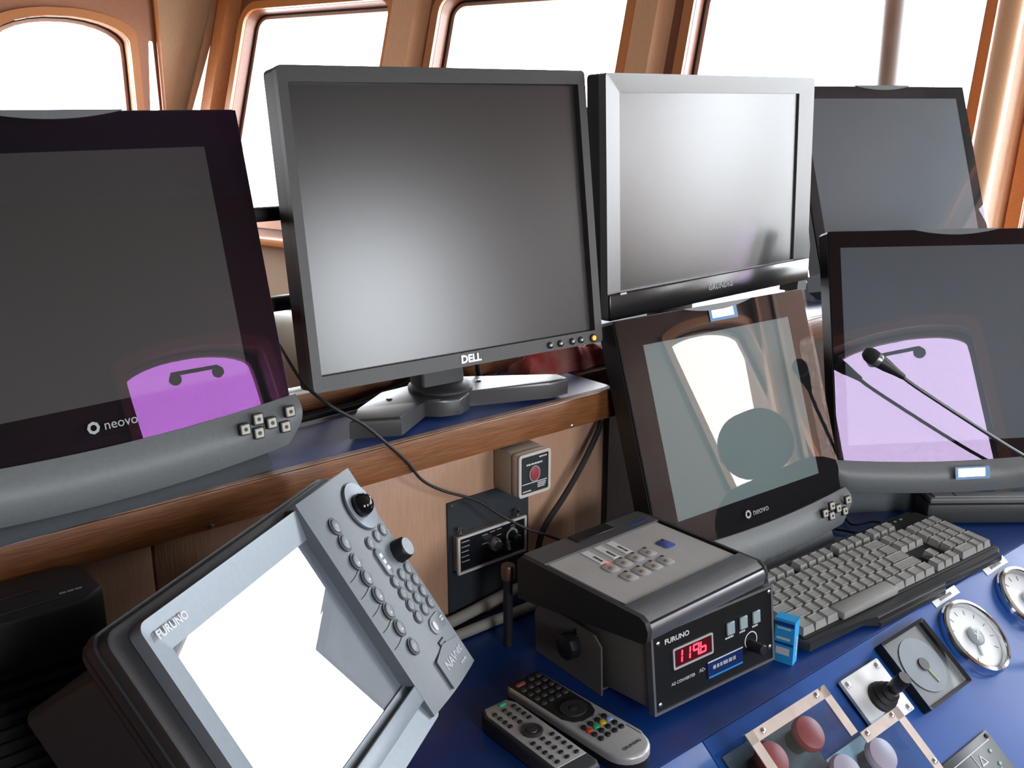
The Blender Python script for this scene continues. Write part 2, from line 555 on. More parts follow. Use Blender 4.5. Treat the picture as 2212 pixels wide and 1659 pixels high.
t = thing('console_upstand', 'peach veneer upstand panelling between the worktop and the shelf', 'panelling', (.2, .91, DESK))
part('panel', MB().box(-.7, .299, .899, .914, DESK, SHELF - .031, .0012), TAN, t)
part('panel', MB().box(.301, .916, .899, .914, DESK, SHELF - .031, .0012), TAN, t)
part('recess_side', MB().box(.918, .933, .905, 1.015, DESK, SHELF - .038), BROWN, t, label='side of the recess, its shade put into the dark brown')
part('recess_back', MB().box(.934, 2.05, 1.0, 1.015, DESK, SHELF - .031), BROWN, t, label='back of the recess, its shade put into the dark brown')

t = thing('console_worktop', 'blue laminate console worktop under the keyboard and remotes', 'worktop', (.6, .75, DESK - .03))
part('top', MB().box(-.7, 2.05, .5505, 1.0, DESK - .03, DESK, .001), BLUE, t)
part('nosing', MB().box(-.7, .7155, -.03, -.0005, -.022, 0, .0008), BLUE_S, t, Matrix(((1, 0, 0, 0), (0, math.cos(R(38)), -math.sin(R(38)), .55), (0, math.sin(R(38)), math.cos(R(38)), DESK), (0, 0, 0, 1))), label='paler blue sloping front edge')

SL = Matrix(((1, 0, 0, 0), (0, -math.cos(R(38)), -math.sin(R(38)), .55), (0, -math.sin(R(38)), math.cos(R(38)), DESK), (0, 0, 0, 1)))
# SL: x along the console, y down the slope, z out of the panel -- mirrored handedness is fixed by using -y
SL = Matrix(((1, 0, 0, 0), (0, math.cos(R(38)), -math.sin(R(38)), .55), (0, math.sin(R(38)), math.cos(R(38)), DESK), (0, 0, 0, 1)))
def sl(x, s, h=0.0):
    return SL @ T(x, -s, h)
t = thing('instrument_panel', 'paler blue sloping instrument panel holding the gauges', 'panel', (1.3, .45, DESK - .2))
part('facia', MB().box(.7165, 2.05, -.36, -.0005, -.02, 0, .0008), BLUE_S, t, SL)

t = thing('console_cabinet', 'console cabinet below the worktop, coloured dark for its shaded kneehole', 'cabinet', (.6, .8, 0))
part('carcass', MB().box(-.7, .717, .62, 1.0, 0, DESK - .032), BROWN, t)
part('carcass', MB().prism([(.34, 0), (1.0, 0), (1.0, DESK - .032), (.56, DESK - .032), (.34, DESK - .19)], .719, 2.05, Matrix(((0, 0, 1, 0), (1, 0, 0, 0), (0, 1, 0, 0), (0, 0, 0, 1)))), BROWN, t)

# ------------------------------------------------------------------ monitors
def lcd(name, col, rough=.5, spec=.2):
    return mat(name, col, rough, spec=spec, noise=.06, nscale=6)
MASK = mat('black_mask', (.004, .004, .005), .7, spec=.08, noise=.1)
CHIN = mat('graphite_plastic', (.19, .205, .215), .45, noise=.1, nscale=220, bump=.04)
STANDG = mat('slate_plastic', (.085, .1, .115), .45, noise=.1, nscale=200)
KEYW = mat('ivory_button', (.6, .58, .5), .45, noise=.05)
LOGO = mat('silver_print', (.42, .45, .46), .4, noise=.05)
STICK = mat('blue_sticker', (.03, .22, .5), .35, noise=.1)

def neovo(p, yaw, tilt, k, label, group, tint, lcdcol, support, ior=1.55, chin_h=.055, buttons=True, sticker=None, foot=(-.16, .16), fwd=(.05, -.11), dims=(.152, .1215, .197, .160, .154), deco=True, lcd_rough=.5):
    M = pose(p, yaw, tilt)
    S = lambda v: v * k
    sw, sh, gw, gt, gb = [S(v) for v in dims]
    ch = S(chin_h)
    loc = M @ Vector((0, -gb - ch, 0))
    root = thing('flat_monitor', label, 'monitor', (loc.x, loc.y, support), group)
    n = 12
    def bot(x, y0, sag):
        return y0 - sag * (1 - (x / gw) ** 2)
    xs = [-gw + 2 * gw * i / n for i in range(n + 1)]
    gp = [(x, bot(x, -gb, S(.010))) for x in xs] + [(gw, gt - .004), (gw - .004, gt), (-gw + .004, gt), (-gw, gt - .004)]
    # housing: shallow tray plus rear bulge
    hb = MB().prism(gp, -.03, -.0012, bev=.0)
    hb.prism(rrect(2 * gw * .8, (gt + gb) * .78, .03, cy=(gt - gb) / 2), -.07, -.031, bev=.0)
    part('housing', hb, BLACK, root, M)
    inner = rrect(2 * sw, 2 * sh, .0005, 1)
    mk = MB()
    # black mask: plain strips round the picture, one flat sheet behind the glass
    mk.box(-gw + .001, gw - .001, sh, gt - .001, -.0011, .0002).box(-gw + .001, -sw, -sh, sh, -.0011, .0002).box(sw, gw - .001, -sh, sh, -.0011, .0002).box(-gw + .001, gw - .001, -gb + .0005, -sh, -.0011, .0002)
    mk.prism([(x, bot(x, -gb, S(.0098))) for x in xs] + [(gw - .001, -gb + .0004), (-gw + .001, -gb + .0004)], -.0011, .0002)
    part('mask', mk, MASK, root, M)
    part('screen', MB().box(-sw, sw, -sh, sh, -.0011, 0), lcd('lcd_' + label[:24], lcdcol, lcd_rough), root, M)
    gl = MB()
    gl.pane([(x, y, .004) for x, y in gp])
    part('front_glass', gl, glass('coated_glass', tint, ior), root, M, smooth=0)
    # lower chin: bulging strip with rounded lower corners
    cm = MB()
    cols, rows = 24, 8
    cw = gw + S(.004)
    vs, fs = [], []
    for i in range(cols + 1):
        x = -cw + 2 * cw * i / cols
        ex = min(1.0, (cw - abs(x)) / S(.02))
        yt = bot(max(-gw, min(gw, x)), -gb, S(.010))
        yb = bot(x * gw / cw, -gb - ch * .84, S(.012)) - S(.006)
        yb = yt + (yb - yt) * (0.72 + .28 * math.sqrt(max(0, 1 - (1 - ex) ** 2)))
        for j in range(rows + 1):
            v = j / rows
            z = .005 + S(.016) * math.sin(v * math.pi * .62) - S(.020) * v * v
            vs.append((x, yt + (yb - yt) * v, z))
        vs.append((x, yb + S(.004), -.035))
        vs.append((x, yt, -.035))
    q = rows + 3
    for i in range(cols):
        for j in range(q):
            j2 = (j + 1) % q
            fs.append((i * q + j, (i + 1) * q + j, (i + 1) * q + j2, i * q + j2))
    fs += [tuple(range(q)), tuple(cols * q + j for j in range(q))[::-1]]
    cm.add(vs, fs)
    chin = part('chin', cm, CHIN, root, M)
    zc = .005 + S(.0145)
    if buttons:
        bmesh_ = MB().box(-S(.0052), S(.0052), -S(.0052), S(.0052), -.002, .0022, .0008, 1)
        cup = MB().ring(rrect(S(.0128), S(.0128), S(.002), 2), rrect(S(.0104), S(.0104), S(.001), 2), -.002, .0006)
        me, mc = bmesh_.mesh('button', KEYW), cup.mesh('button_well', BLACK_M)
        for q_, (bx, by) in enumerate(((.127, -.178), (.143, -.1705), (.143, -.1855), (.159, -.178), (.182, -.1705), (.1755, -.186))):
            Mb = M @ T(S(bx), S(by), zc - S(.0005) - (abs(by) * k - gb - S(.017)) * .25) @ RX(4)
            bt = part('button', me, None, root, Mb)
            part('button_well', mc, None, bt, Mb)
            part('symbol', MB().prism(circle(S(.0022), 10), .0022, .0025), DGREY, bt, Mb)
    # maker's mark on the glass
    if buttons:
        ly = -.143 * k
        part('emblem', MB().ring(circle(S(.0062), 8), circle(S(.0032), 8), .0042, .0046), LOGO, root, M @ T(S(-.021), ly))
        text('neovo', S(.0135), LOGO, root, M @ T(S(.006), ly, .0042))
    if deco:
        cres = [(S(-.07) + S(.14) * i / 16, gt - S(.0005)) for i in range(17)]
        cres2 = [(S(.07) - S(.14) * i / 16, gt - S(.0005) - S(.008) * (1 - ((i - 8) / 8) ** 2) - S(.0006)) for i in range(17)]
        part('grip_crescent', MB().prism(cres2 + cres, .0042, .0062), CHIN, root, M)
    if sticker:
        x, y, a, b_ = sticker
        zz = .0046 if y > -gb else zc + .0015
        st = part('sticker', MB().box(x - a / 2, x + a / 2, y - b_ / 2, y + b_ / 2, zz, zz + .0008), STICK, root, M, label='blue and white foil sticker')
        part('print', MB().box(x - a * .42, x + a * .36, y - b_ * .3, y + b_ * .36, zz + .0009, zz + .0012), mat('foil', (.8, .88, .92), .2, metal=.6, noise=.2, nscale=300), st, M)
    # stand: wide wedge foot on the support below
    yw = R(yaw)
    c0 = M @ Vector((0, -gb - ch * .98, -.02))
    Mf = Matrix(((math.cos(yw), 0, math.sin(yw), loc.x), (math.sin(yw), 0, -math.cos(yw), loc.y), (0, 1, 0, support), (0, 0, 0, 1)))   # x right, y up, z out
    hgt = max(.014, loc.z - support)
    prof = [(fwd[1], 0), (fwd[0], 0), (fwd[0], .006), (fwd[0] - .012, hgt * .95), (min(.0, fwd[0] - .03), hgt + .004), (fwd[1] * .6, hgt + .004), (fwd[1], .02)]
    sm = MB()
    Mx = Matrix(((0, 0, 1, 0), (0, 1, 0, 0), (1, 0, 0, 0), (0, 0, 0, 1)))
    sm.prism(prof, foot[0] * k, foot[1] * k, Mx)
    part('foot', sm, STANDG, root, Mf)
    # upright spine from foot to housing
    a_ = M @ Vector((0, 0, -.055))
    base = Mf @ Vector((0, .012, fwd[1] * .8))
    part('spine', MB().tube([base, (base + a_) / 2 + Vector((0, 0, -.02)), a_], S(.022), 10), BLACK, root, Matrix.Identity(4))
    return root, M, k

NG = 'glass-fronted monitors'
neovo((.2734, .9244, EYE - .155), 4.1, 13.4, .93, 'large glass-fronted monitor at far left showing a purple window reflection', NG,
      (.85, .27, 1.0), (.045, .045, .042), SHELF + .0018, ior=1.43, fwd=(.004, -.12))
nm = neovo((1.0765, .8023, EYE - .4164), -3.2, 19.1, .96, 'glass-fronted monitor on the worktop behind the keypad box, with blue sticker on top', NG,
      (1, .88, .8), (.14, .19, .19), DESK, ior=1.52, sticker=(.008, .1405, .056, .021), fwd=(.008, -.1))
neovo((1.4912, .7006, EYE - .3624), -32.5, 16.9, 1.0, 'glass-fronted monitor at right behind the gooseneck microphone', NG,
      (.9, .66, 1.0), (.085, .105, .125), DESK, ior=1.52, chin_h=.048, buttons=False, sticker=(-.002, -.199, .056, .019), foot=(-.18, .18), fwd=(-.055, -.16), dims=(.188, .1506, .208, .176, .1715))
neovo((1.75, .98, EYE - .141), -15, 20.5, 1.0, 'glass-fronted monitor at top right, partly hidden behind the silver-grey television', NG,
      (.95, .8, .9), (.1, .115, .125), SHELF, ior=1.5, chin_h=.045, buttons=False, foot=(-.15, .15), fwd=(-.095, -.18), dims=(.188, .1506, .212, .174, .165))

# --- matt office monitor on its winged stand
DM = pose((.685, .9128, EYE - .133), -4.1, 8.1)
t = thing('office_monitor', 'matt dark grey office monitor on a winged stand in the middle of the shelf', 'monitor', (.70, .95, SHELF))
DBZ = mat('charcoal_bezel', (.075, .075, .076), .42, noise=.1, nscale=300, bump=.04)
hb = MB().prism(rrect(.399, .334, .006, 3), -.03, -.0062, bev=.0)
hb.prism(rrect(.36, .29, .02, 4), -.055, -.0305, bev=.0)
hb.prism(rrect(.2, .2, .02, 4), -.072, -.0551)
part('housing', hb, BLACK, t, DM)
bz = MB().ring(rrect(.399, .334, .005, 3), rrect(.377, .3015, .001, 3), -.006, .004, z1i=.0035)
part('bezel', bz, DBZ, t, DM)
part('screen', MB().box(-.1882, .1882, -.1505, .1505, -.0055, -.004), mat('matt_lcd_panel', (.022, .022, .022), .27, spec=1.0, noise=.05, nscale=5), t, DM)
text('DELL', .0125, mat('chrome_lettering', (.8, .8, .82), .25, metal=.6), t, DM @ T(-.001, -.1588, .0042), bold=.03, sx_=1.0)
bm_ = MB().lathe([(.0042, 0), (.0042, .0016), (.0034, .0022)], 14).mesh('button', BLACK)
for x in (.115, .131, .150, .164):
    o_ = part('button', bm_, None, t, DM @ T(x, -.1597, .0042))
    part('symbol', MB().box(-.0016, .0016, -.0012, .0012, .0022, .0025), WHITE, o_, DM @ T(x, -.1597, .0042))
o_ = part('power_button', MB().lathe([(.0052, 0), (.0052, .0016), (.004, .0022)], 16), BLACK, t, DM @ T(.184, -.16, .0042))
part('status_light', MB().lathe([(.0032, .0022), (.0032, .0027)], 12), mat('amber_led', (1, .35, .02), .4, emit=(1, .32, .02), estr=1.1), o_, DM @ T(.184, -.16, .0042), label='amber standby light')
# neck and winged base
yw = R(-4.1)
part('neck', MB().prism(rrect(.062, .032, .006, 3), 0, .085, bev=.0), mat('neck_plastic', (.05, .052, .056), .5, noise=.1), t, T(.688, .962, SHELF + .018) @ RZ(-4.1) @ RX(-6))
wing = [(.532, .913), (.583, .886), (.643, .926), (.656, .913), (.68, .906), (.702, .916), (.708, .925), (.806, .887), (.838, .888), (.842, .912), (.762, .962), (.735, .985), (.674, .992), (.62, .988), (.563, .945)]
wc = Vector((.69, .945))
mbw = MB().prism([(x, y) for x, y in wing], .004, .025, bev=.004, seg=3)
base = part('base', mbw, mat('stand_base', (.055, .055, .057), .3, spec=.9, noise=.08, nscale=200), t, T(0, 0, SHELF))
part('hub_ring', MB().lathe([(.04, 0), (.04, .003), (.036, .006)], 28), DGREY, t, T(.688, .957, SHELF + .0252))
for x, y in ((.56, .925), (.82, .90), (.66, .975), (.765, .945)):
    part('rubber_foot', MB().lathe([(.006, 0), (.006, .004)], 12), RUBBER, t, T(x, y, SHELF))
for x, y in ((.612, .955), (.742, .95)):
    part('screw', MB().lathe([(.004, 0), (.003, .0012)], 10), STEEL, t, T(x, y, SHELF + .0251))

# --- television with deep lower bar
GM = pose((1.14, .907, EYE - .124), 2.1, 2.7)
t = thing('small_television', 'black and silver-grey wide television standing above the glass-fronted monitor', 'television', (1.14, .99, SHELF))
TVB = mat('television_bezel', (.14, .142, .148), .3, spec=.9, noise=.06, nscale=250)
hb = MB().prism(rrect(.468, .309, .006, 3), -.028, -.008)
hb.prism(rrect(.40, .24, .02, 4), -.07, -.0281)
part('housing', hb, BLACK, t, GM)
part('bezel', MB().ring(rrect(.468, .309, .004, 3), rrect(.404, .25, .001, 3, cx=-.004, cy=.0065), -.008, .004, z1i=.001), TVB, t, GM)
part('lower_bar', MB().box(-.2335, .2335, -.154, -.1195, .0041, .0075, .002), mat('gloss_black_bar', (.012, .012, .014), .22, noise=.05), t, GM)
part('screen', MB().box(-.206, .198, -.1185, .1315, -.007, -.002), mat('matt_tv_panel', (.03, .03, .029), .25, spec=1.0, noise=.05, nscale=5, ior=1.5), t, GM)
text('GRUNDIG', .011, LOGO, t, GM @ T(.0015, -.1355, .0078), bold=.02, sx_=1.15)
part('badge', MB().box(-.006, .006, -.0012, .0012, 0, .0003), WHITE, t, GM @ T(-.208, -.1205, .008))
part('stand_neck', MB().box(-.04, .04, -.01, .09, -.012, .012, .003), BLACK, t, Matrix(((1, 0, 0, 1.14), (0, 0, -1, .985), (0, 1, 0, SHELF + .008), (0, 0, 0, 1))))
part('stand_base', MB().prism(rrect(.26, .1, .03, 5), 0, .012, bev=.004), BLACK, t, T(1.14, 1.02, SHELF))
part('side_hinge', MB().prism([(-.004, -.06), (.022, -.06), (.03, .01), (.022, .045), (.012, .05)], -.045, -.012), DGREY, t, GM @ T(.236, -.115, 0))

# --- black mount rails between the left and centre monitors
t = thing('mounting_frame', 'black metal mounting frame seen between the left and centre monitors', 'bracket', (.54, 1.0, SHELF))
fr_ = mat('painted_black_metal', (.01, .01, .01), .4, noise=.2)
part('post', MB().box(.566, .58, 1.037, 1.05, SHELF + .0375, 1.55, .002), fr_, t)
for z in (1.473, 1.373):
    part('spacer', MB().box(.567, .579, 1.0137, 1.0368, z, z + .013), fr_, t)
part('foot_plate', MB().box(.55, .596, 1.0345, 1.0535, SHELF + .0313, SHELF + .0373, .001), fr_, t)
part('rail', MB().box(.44, .585, 1.0, 1.0135, 1.472, 1.487, .002), fr_, t)
part('rail', MB().box(.44, .585, 1.0, 1.0135, 1.372, 1.388, .002), fr_, t)

# ------------------------------------------------------------------ chart plotter (near left)
FM_ = pose((.3261, .6508, EYE - .4413), 36.5, 34.8, -3.14)
t = thing('chart_plotter', 'silver-grey chart plotter with a keypad and a bright blank screen, near left', 'plotter', (.36, .70, DESK))
PLT = mat('silver_blue_plastic', (.26, .30, .34), .42, noise=.06, nscale=200, bump=.03, metal=.15)
PLD = mat('plotter_back', (.03, .03, .033), .5, noise=.15, nscale=120, bump=.05)
KP = mat('keypad_plastic', (.17, .195, .22), .45, noise=.06, nscale=200, bump=.03)
hs = MB().prism(rrect(.350, .242, .012, 4, cx=.028, cy=-.006), -.03, -.004, bev=.003, both=True)
hs.prism(rrect(.355, .247, .013, 4, cx=.028, cy=-.006), -.022, -.014)
part('housing', hs, PLD, t, FM_)
part('rear_shell', MB().prism(rrect(.335, .215, .008, 5, cx=.022, cy=-.012), -.105, -.031, bev=.0), PLD, t, FM_)
part('bezel', MB().ring(rrect(.245, .229, .008, 5, cx=-.0065, cy=-.0075), rrect(.2112, .1584, .001, 5), -.0035, .008, z1i=.001), PLT, t, FM_)
part('screen', MB().box(-.1056, .1056, -.0792, .0792, -.0036, -.0015), mat('plotter_lcd', (.16, .19, .23), .5, noise=.25, nscale=14), t, FM_)
part('screen_glass', MB().pane([(-.1055, -.0791, 0), (.1055, -.0791, 0), (.1055, .0791, 0), (-.1055, .0791, 0)]), glass('plotter_glass', (1, 1, 1), 2.1), t, FM_, smooth=0)
part('lower_ledge', MB().box(-.118, .10, -.1, -.084, .0082, .0115, .001), PLT, t, FM_)
# keypad: convex raised panel
KX0, KX1, KY0, KY1 = .1005, .198, -.1175, .111
kb = MB()
vs, fs = [], []
nx, ny = 8, 14
for i in range(nx + 1):
    x = KX0 + (KX1 - KX0) * i / nx
    for j in range(ny + 1):
        y = KY0 + (KY1 - KY0) * j / ny
        s_ = i / nx
        z = .011 + .009 * math.sin(min(1, s_ * 1.6) * math.pi / 2) - .012 * max(0, s_ - .93)
        cut = max(0, (.14 - x)) * max(0, (j / ny < .06)) * 0
        vs.append((x, y, z - cut))
for i in range(nx):
    for j in range(ny):
        a = i * (ny + 1) + j
        fs.append((a, a + ny + 1, a + ny + 2, a + 1))
nv = len(vs)
rim = [i * (ny + 1) for i in range(nx + 1)] + [nx * (ny + 1) + j for j in range(1, ny + 1)] + [i * (ny + 1) + ny for i in range(nx - 1, -1, -1)] + [j for j in range(ny - 1, 0, -1)]
vs += [(vs[i][0], vs[i][1], -.0035) for i in rim]
for k in range(len(rim)):
    k2 = (k + 1) % len(rim)
    fs.append((rim[k], rim[k2], nv + k2, nv + k))
fs.append(tuple(nv + k for k in range(len(rim)))[::-1])
kp = part('keypad', kb.add(vs, fs), KP, t, FM_)
def kz(x):
    s_ = (x - KX0) / (KX1 - KX0)
    return .011 + .009 * math.sin(min(1, s_ * 1.6) * math.pi / 2)
BTN = mat('keypad_button', (.19, .215, .24), .4, noise=.05)
wl = MB().ring(circle(.0081, 18, ry=.009), circle(.0062, 18, ry=.007), -.001, .0006).mesh('button_rim', DGREY)
b1 = MB().prism(circle(.0062, 18, ry=.007), -.001, .0022, bev=.0012).mesh('button', BTN)
wl2 = MB().ring(circle(.007, 16), circle(.0056, 16), -.001, .0005).mesh('button_rim', DGREY)
b2 = MB().prism(circle(.0056, 16), -.001, .002, bev=.001).mesh('button', BTN)
def kbutton(x, y, big, pr='dash'):
    Mb = FM_ @ T(x, y, kz(x))
    o_ = part('button', b1 if big else b2, None, t, Mb)
    part('button_rim', wl if big else wl2, None, o_, Mb)
    if pr == 'dash':
        part('legend', dashes(.0052, .004, 2, int(x * 1e4) + int(y * 1e3)), LOGO, o_, Mb @ T(0, 0, .0021))
    elif pr == 'dot':
        part('legend', MB().prism(circle(.0013, 8), .0021, .0024), WHITE, o_, Mb @ T(-.001, -.002, 0))
kbutton(.1265, .074, True)
kbutton(.1255, .0565, True)
for y in (.0365, .0185, -.0003, -.018, -.0365):
    kbutton(.1243, y, True, 'dot')
    arc = [(.104 + .016 * i / 6, y - .0105 + .004 * (i / 6) ** 2 - .0006, kz(.104 + .016 * i / 6) + .0003) for i in range(7)]
    part('key_guide', MB().tube(arc, .0003, 5, 2), DGREY, t, FM_)
kbutton(.1258, -.058, True)
for x, y in ((.1545, .041), (.1717, .0415), (.1867, .0423)):
    kbutton(x, y, False)
for r_ in range(4):
    for x in (.1545, .171, .1869):
        kbutton(x, -.0025 - .01335 * r_, False)
part('gain_rocker', MB().prism(rrect(.011, .03, .0052, 5), 0, .0022, bev=.001), BTN, t, FM_ @ T(.1555, .019, kz(.1555)))
part('legend', dashes(.006, .02, 3, 5), WHITE, t, FM_ @ T(.1555, .019, kz(.1555) + .0023))
part('menu_plate', MB().prism(rrect(.032, .017, .008, 5), 0, .0014, bev=.0006), BTN, t, FM_ @ T(.1765, -.0612, kz(.17)))
part('menu_button', MB().prism(circle(.003, 14, ry=.005), .0014, .0024), WHITE, t, FM_ @ T(.168, -.0612, kz(.17)))
part('legend', dashes(.006, .006, 2, 11), WHITE, t, FM_ @ T(.1868, -.0612, kz(.17) + .0015))
part('trackball_ring', MB().ring(circle(.0215, 32, ry=.0245), circle(.0125, 32), 0, .003, z1i=.001), PLT, t, FM_ @ T(.1745, .0745, kz(.17)))
part('trackball_groove', MB().ring(circle(.0228, 32, ry=.0258), circle(.0214, 32, ry=.0245), 0, .0007), DGREY, t, FM_ @ T(.1745, .0745, kz(.17)))
ball = MB().lathe([(.0118 * math.cos(R(a)) + 1e-5, .0118 * math.sin(R(a))) for a in range(-20, 91, 10)], 24)
part('trackball', ball, mat('gloss_black', (.008, .008, .009), .12, noise=.05), t, FM_ @ T(.1745, .0745, kz(.17) + .0035), label='glossy black trackball')
kn = MB().lathe([(.012, 0), (.012, .003), (.011, .0105), (.0095, .0122)], 10)
o_ = part('rotary_knob', kn, BLACK, t, FM_ @ T(.1885, .016, kz(.18)))
part('knob_cap', MB().lathe([(.009, .0122), (.009, .013)], 20), PLT, o_, FM_ @ T(.1885, .016, kz(.18)))
part('power_mark', MB().box(-.006, .006, -.0012, .0002, 0, .0009).box(-.006, .006, -.006, -.0046, 0, .0009).box(-.0062, -.005, -.006, 0, 0, .0009), BLACK_M, t, FM_ @ T(.164, -.0745, kz(.16)))
bd = [(.137, -.0845), (.162, -.0785), (.192, -.0855), (.1935, -.114), (.137, -.1145)]
part('badge', MB().prism([bd[3], bd[2], bd[1], bd[0], bd[4]][::-1], .0195, .0212), KP, t, FM_)
text('NAV', .0125, LOGO, t, FM_ @ T(.158, -.096, .0214), bold=.03)
text('net', .0125, LOGO, t, FM_ @ T(.178, -.0945, .0214), bold=.02)
part('legend', dashes(.014, .004, 1, 17), LOGO, t, FM_ @ T(.178, -.106, .0214))
text('FURUNO', .0088, WHITE, t, FM_ @ T(-.1005, .0928, .0078), bold=.03, sx_=1.0)
# tilting yoke and base on the worktop
yo = R(36.5)
pv = FM_ @ Vector((.022, -.012, -.068))
YM = Matrix(((math.cos(yo), -math.sin(yo), 0, pv.x), (math.sin(yo), math.cos(yo), 0, pv.y), (0, 0, 1, DESK), (0, 0, 0, 1)))
ph = pv.z - DESK
part('yoke_base', MB().prism(rrect(.352, .09, .012, 4), 0, .01, bev=.003), PLD, t, YM)
for s_ in (-1, 1):
    arm = [(-.04, 0), (.04, 0), (.026, ph * .7), (.016, ph + .012), (-.016, ph + .014), (-.026, ph * .7)]
    part('yoke_arm', MB().prism(arm, -.003, .003), PLD, t, YM @ T(s_ * .1715, 0, .004) @ Matrix(((0, 0, 1, 0), (1, 0, 0, 0), (0, 1, 0, 0), (0, 0, 0, 1))))
    part('yoke_knob', MB().lathe([(.016, 0), (.0175, .003), (.016, .011)], 16), BLACK, t, YM @ T(s_ * .1746, .0, ph) @ RY(90 * s_))

# ------------------------------------------------------------------ AD converter with keypad box on top
cyaw, ctilt = -3.8, 7.25
CM = pose((.7895, .597, EYE - .5758), cyaw, ctilt)
t = thing('compass_converter', 'grey converter box with red lit digits standing in a yoke on the worktop', 'converter', (.79, .68, DESK))
CG = mat('converter_case', (.14, .135, .125), .5, noise=.1, nscale=260, bump=.06)
CF = mat('converter_facia', (.012, .013, .015), .3, noise=.1, nscale=120)
hw, hh = .0935, .0435
part('case', MB().box(-hw, hw, -hh + .004, hh, -.14, -.003, .001), CG, t, CM)
part('facia', MB().box(-hw + .002, hw - .002, -hh + .001, hh - .002, -.0029, .0008), CF, t, CM)
part('facia_rim', MB().ring(rrect(2 * hw + .003, 2 * hh + .004, .001, 1), rrect(2 * hw - .003, 2 * hh - .002, .001, 1), -.006, .0025), mat('brushed_aluminium', (.3, .31, .31), .35, metal=.7, noise=.1, nscale=200), t, CM)
part('display_frame', MB().ring(rrect(.0605, .024, .002, 3), rrect(.056, .0195, .001, 3), .0009, .0022), mat('pale_frame', (.45, .47, .5), .4, noise=.05), t, CM @ T(-.034, .0078))
part('display_window', MB().box(-.0285, .0285, -.0102, .0102, .0009, .0013), mat('display_red_filter', (.05, .004, .006), .25, noise=.05, emit=(.5, .01, .02), estr=.05), t, CM @ T(-.034, .0078))
LED = mat('red_led_segment', (1, .05, .08), .4, emit=(1, .03, .06), estr=2.6)
SEG = {'1': 'bc', '9': 'abcfg', '6': 'cdefg'}
def digit(ch, x):
    m_ = MB()
    w_, h_, s_ = .0039, .0070, .0020
    sk = Matrix(((1, .1, 0, 0), (0, 1, 0, 0), (0, 0, 1, 0), (0, 0, 0, 1)))
    segs = {'a': (-w_, w_, h_ * 2 - s_, h_ * 2), 'd': (-w_, w_, 0, s_), 'g': (-w_, w_, h_ - s_ / 2, h_ + s_ / 2), 'b': (w_ - s_ / 2, w_ + s_ / 2, h_ + .0006, h_ * 2 - .0006), 'c': (w_ - s_ / 2, w_ + s_ / 2, .0006, h_ - .0006),
            'f': (-w_ - s_ / 2, -w_ + s_ / 2, h_ + .0006, h_ * 2 - .0006), 'e': (-w_ - s_ / 2, -w_ + s_ / 2, .0006, h_ - .0006)}
    for c in SEG[ch]:
        a, b_, c_, d = segs[c]
        m_.box(a, b_, c_, d, .0014, .0018, M=sk)
    part('digit', m_, LED, t, CM @ T(x, .0012), label='glowing red digit')
for ch, x in (('1', -.0555), ('1', -.0435), ('9', -.0305), ('6', -.0195)):
    digit(ch, x)
part('decimal_point', MB().box(-.0008, .0008, 0, .0016, .0014, .0018), LED, t, CM @ T(-.025, .0012))
gb_ = MB().box(-.0062, .0062, -.0073, .0073, 0, .003, .0008, 1).mesh('button', mat('grey_rubber_button', (.3, .4, .42), .5, noise=.05))
for k, x in enumerate((.0238, .0447, .066)):
    o_ = part('button', gb_, None, t, CM @ T(x, .0155, .0009))
    part('legend', dashes(.013 if k == 0 else .009, .0035, 1, 30 + k), WHITE, t, CM @ T(x - .001, .0048, .0009))
text('FURUNO', .0078, WHITE, t, CM @ T(-.0565, .0305, .0009), bold=.02, sx_=1.15)
text('AD CONVERTER', .0048, WHITE, t, CM @ T(-.05, -.0195, .0009), sx_=1.0)
text('AD-', .0058, WHITE, t, CM @ T(-.021, -.0185, .0009))
for x, y in ((-.0845, .0325), (.0895, .038), (.0885, -.028), (-.0855, -.0355)):
    part('screw', MB().lathe([(.0026, 0), (.0026, .0008), (.0012, .0016)], 10), STEEL, t, CM @ T(x, y, .0009))
part('dial_scale', MB().ring(circle(.0105, 24), circle(.0092, 24), .0009, .0012), WHITE, t, CM @ T(.0575, -.010))
part('dimmer_knob', MB().lathe([(.0066, 0), (.0066, .002), (.006, .019), (.005, .02)], 12), BLACK, t, CM @ T(.056, -.0155, .001))
o_ = part('sticker', MB().box(-.028, .028, -.0098, .0095, .0009, .0022), mat('navy_sticker', (.01, .03, .14), .3, noise=.2, nscale=200), t, CM @ T(.014, -.0215), label='navy sticker with a bright blue lower edge')
part('sticker_edge', MB().box(-.027, .027, -.0098, -.0078, .0023, .0028), mat('bright_blue', (.02, .3, .75), .35, noise=.05), o_, CM @ T(.014, -.0215))
part('sticker_top', MB().box(-.028, .028, .0082, .0095, .0023, .0028), WHITE, o_, CM @ T(.014, -.0215))
part('print', dashes(.036, .007, 1, 41), LOGO, o_, CM @ T(.012, -.0205, .0023))
cy = R(cyaw)
BM = Matrix(((math.cos(cy), -math.sin(cy), 0, .79), (math.sin(cy), math.cos(cy), 0, .68), (0, 0, 1, DESK), (0, 0, 0, 1)))
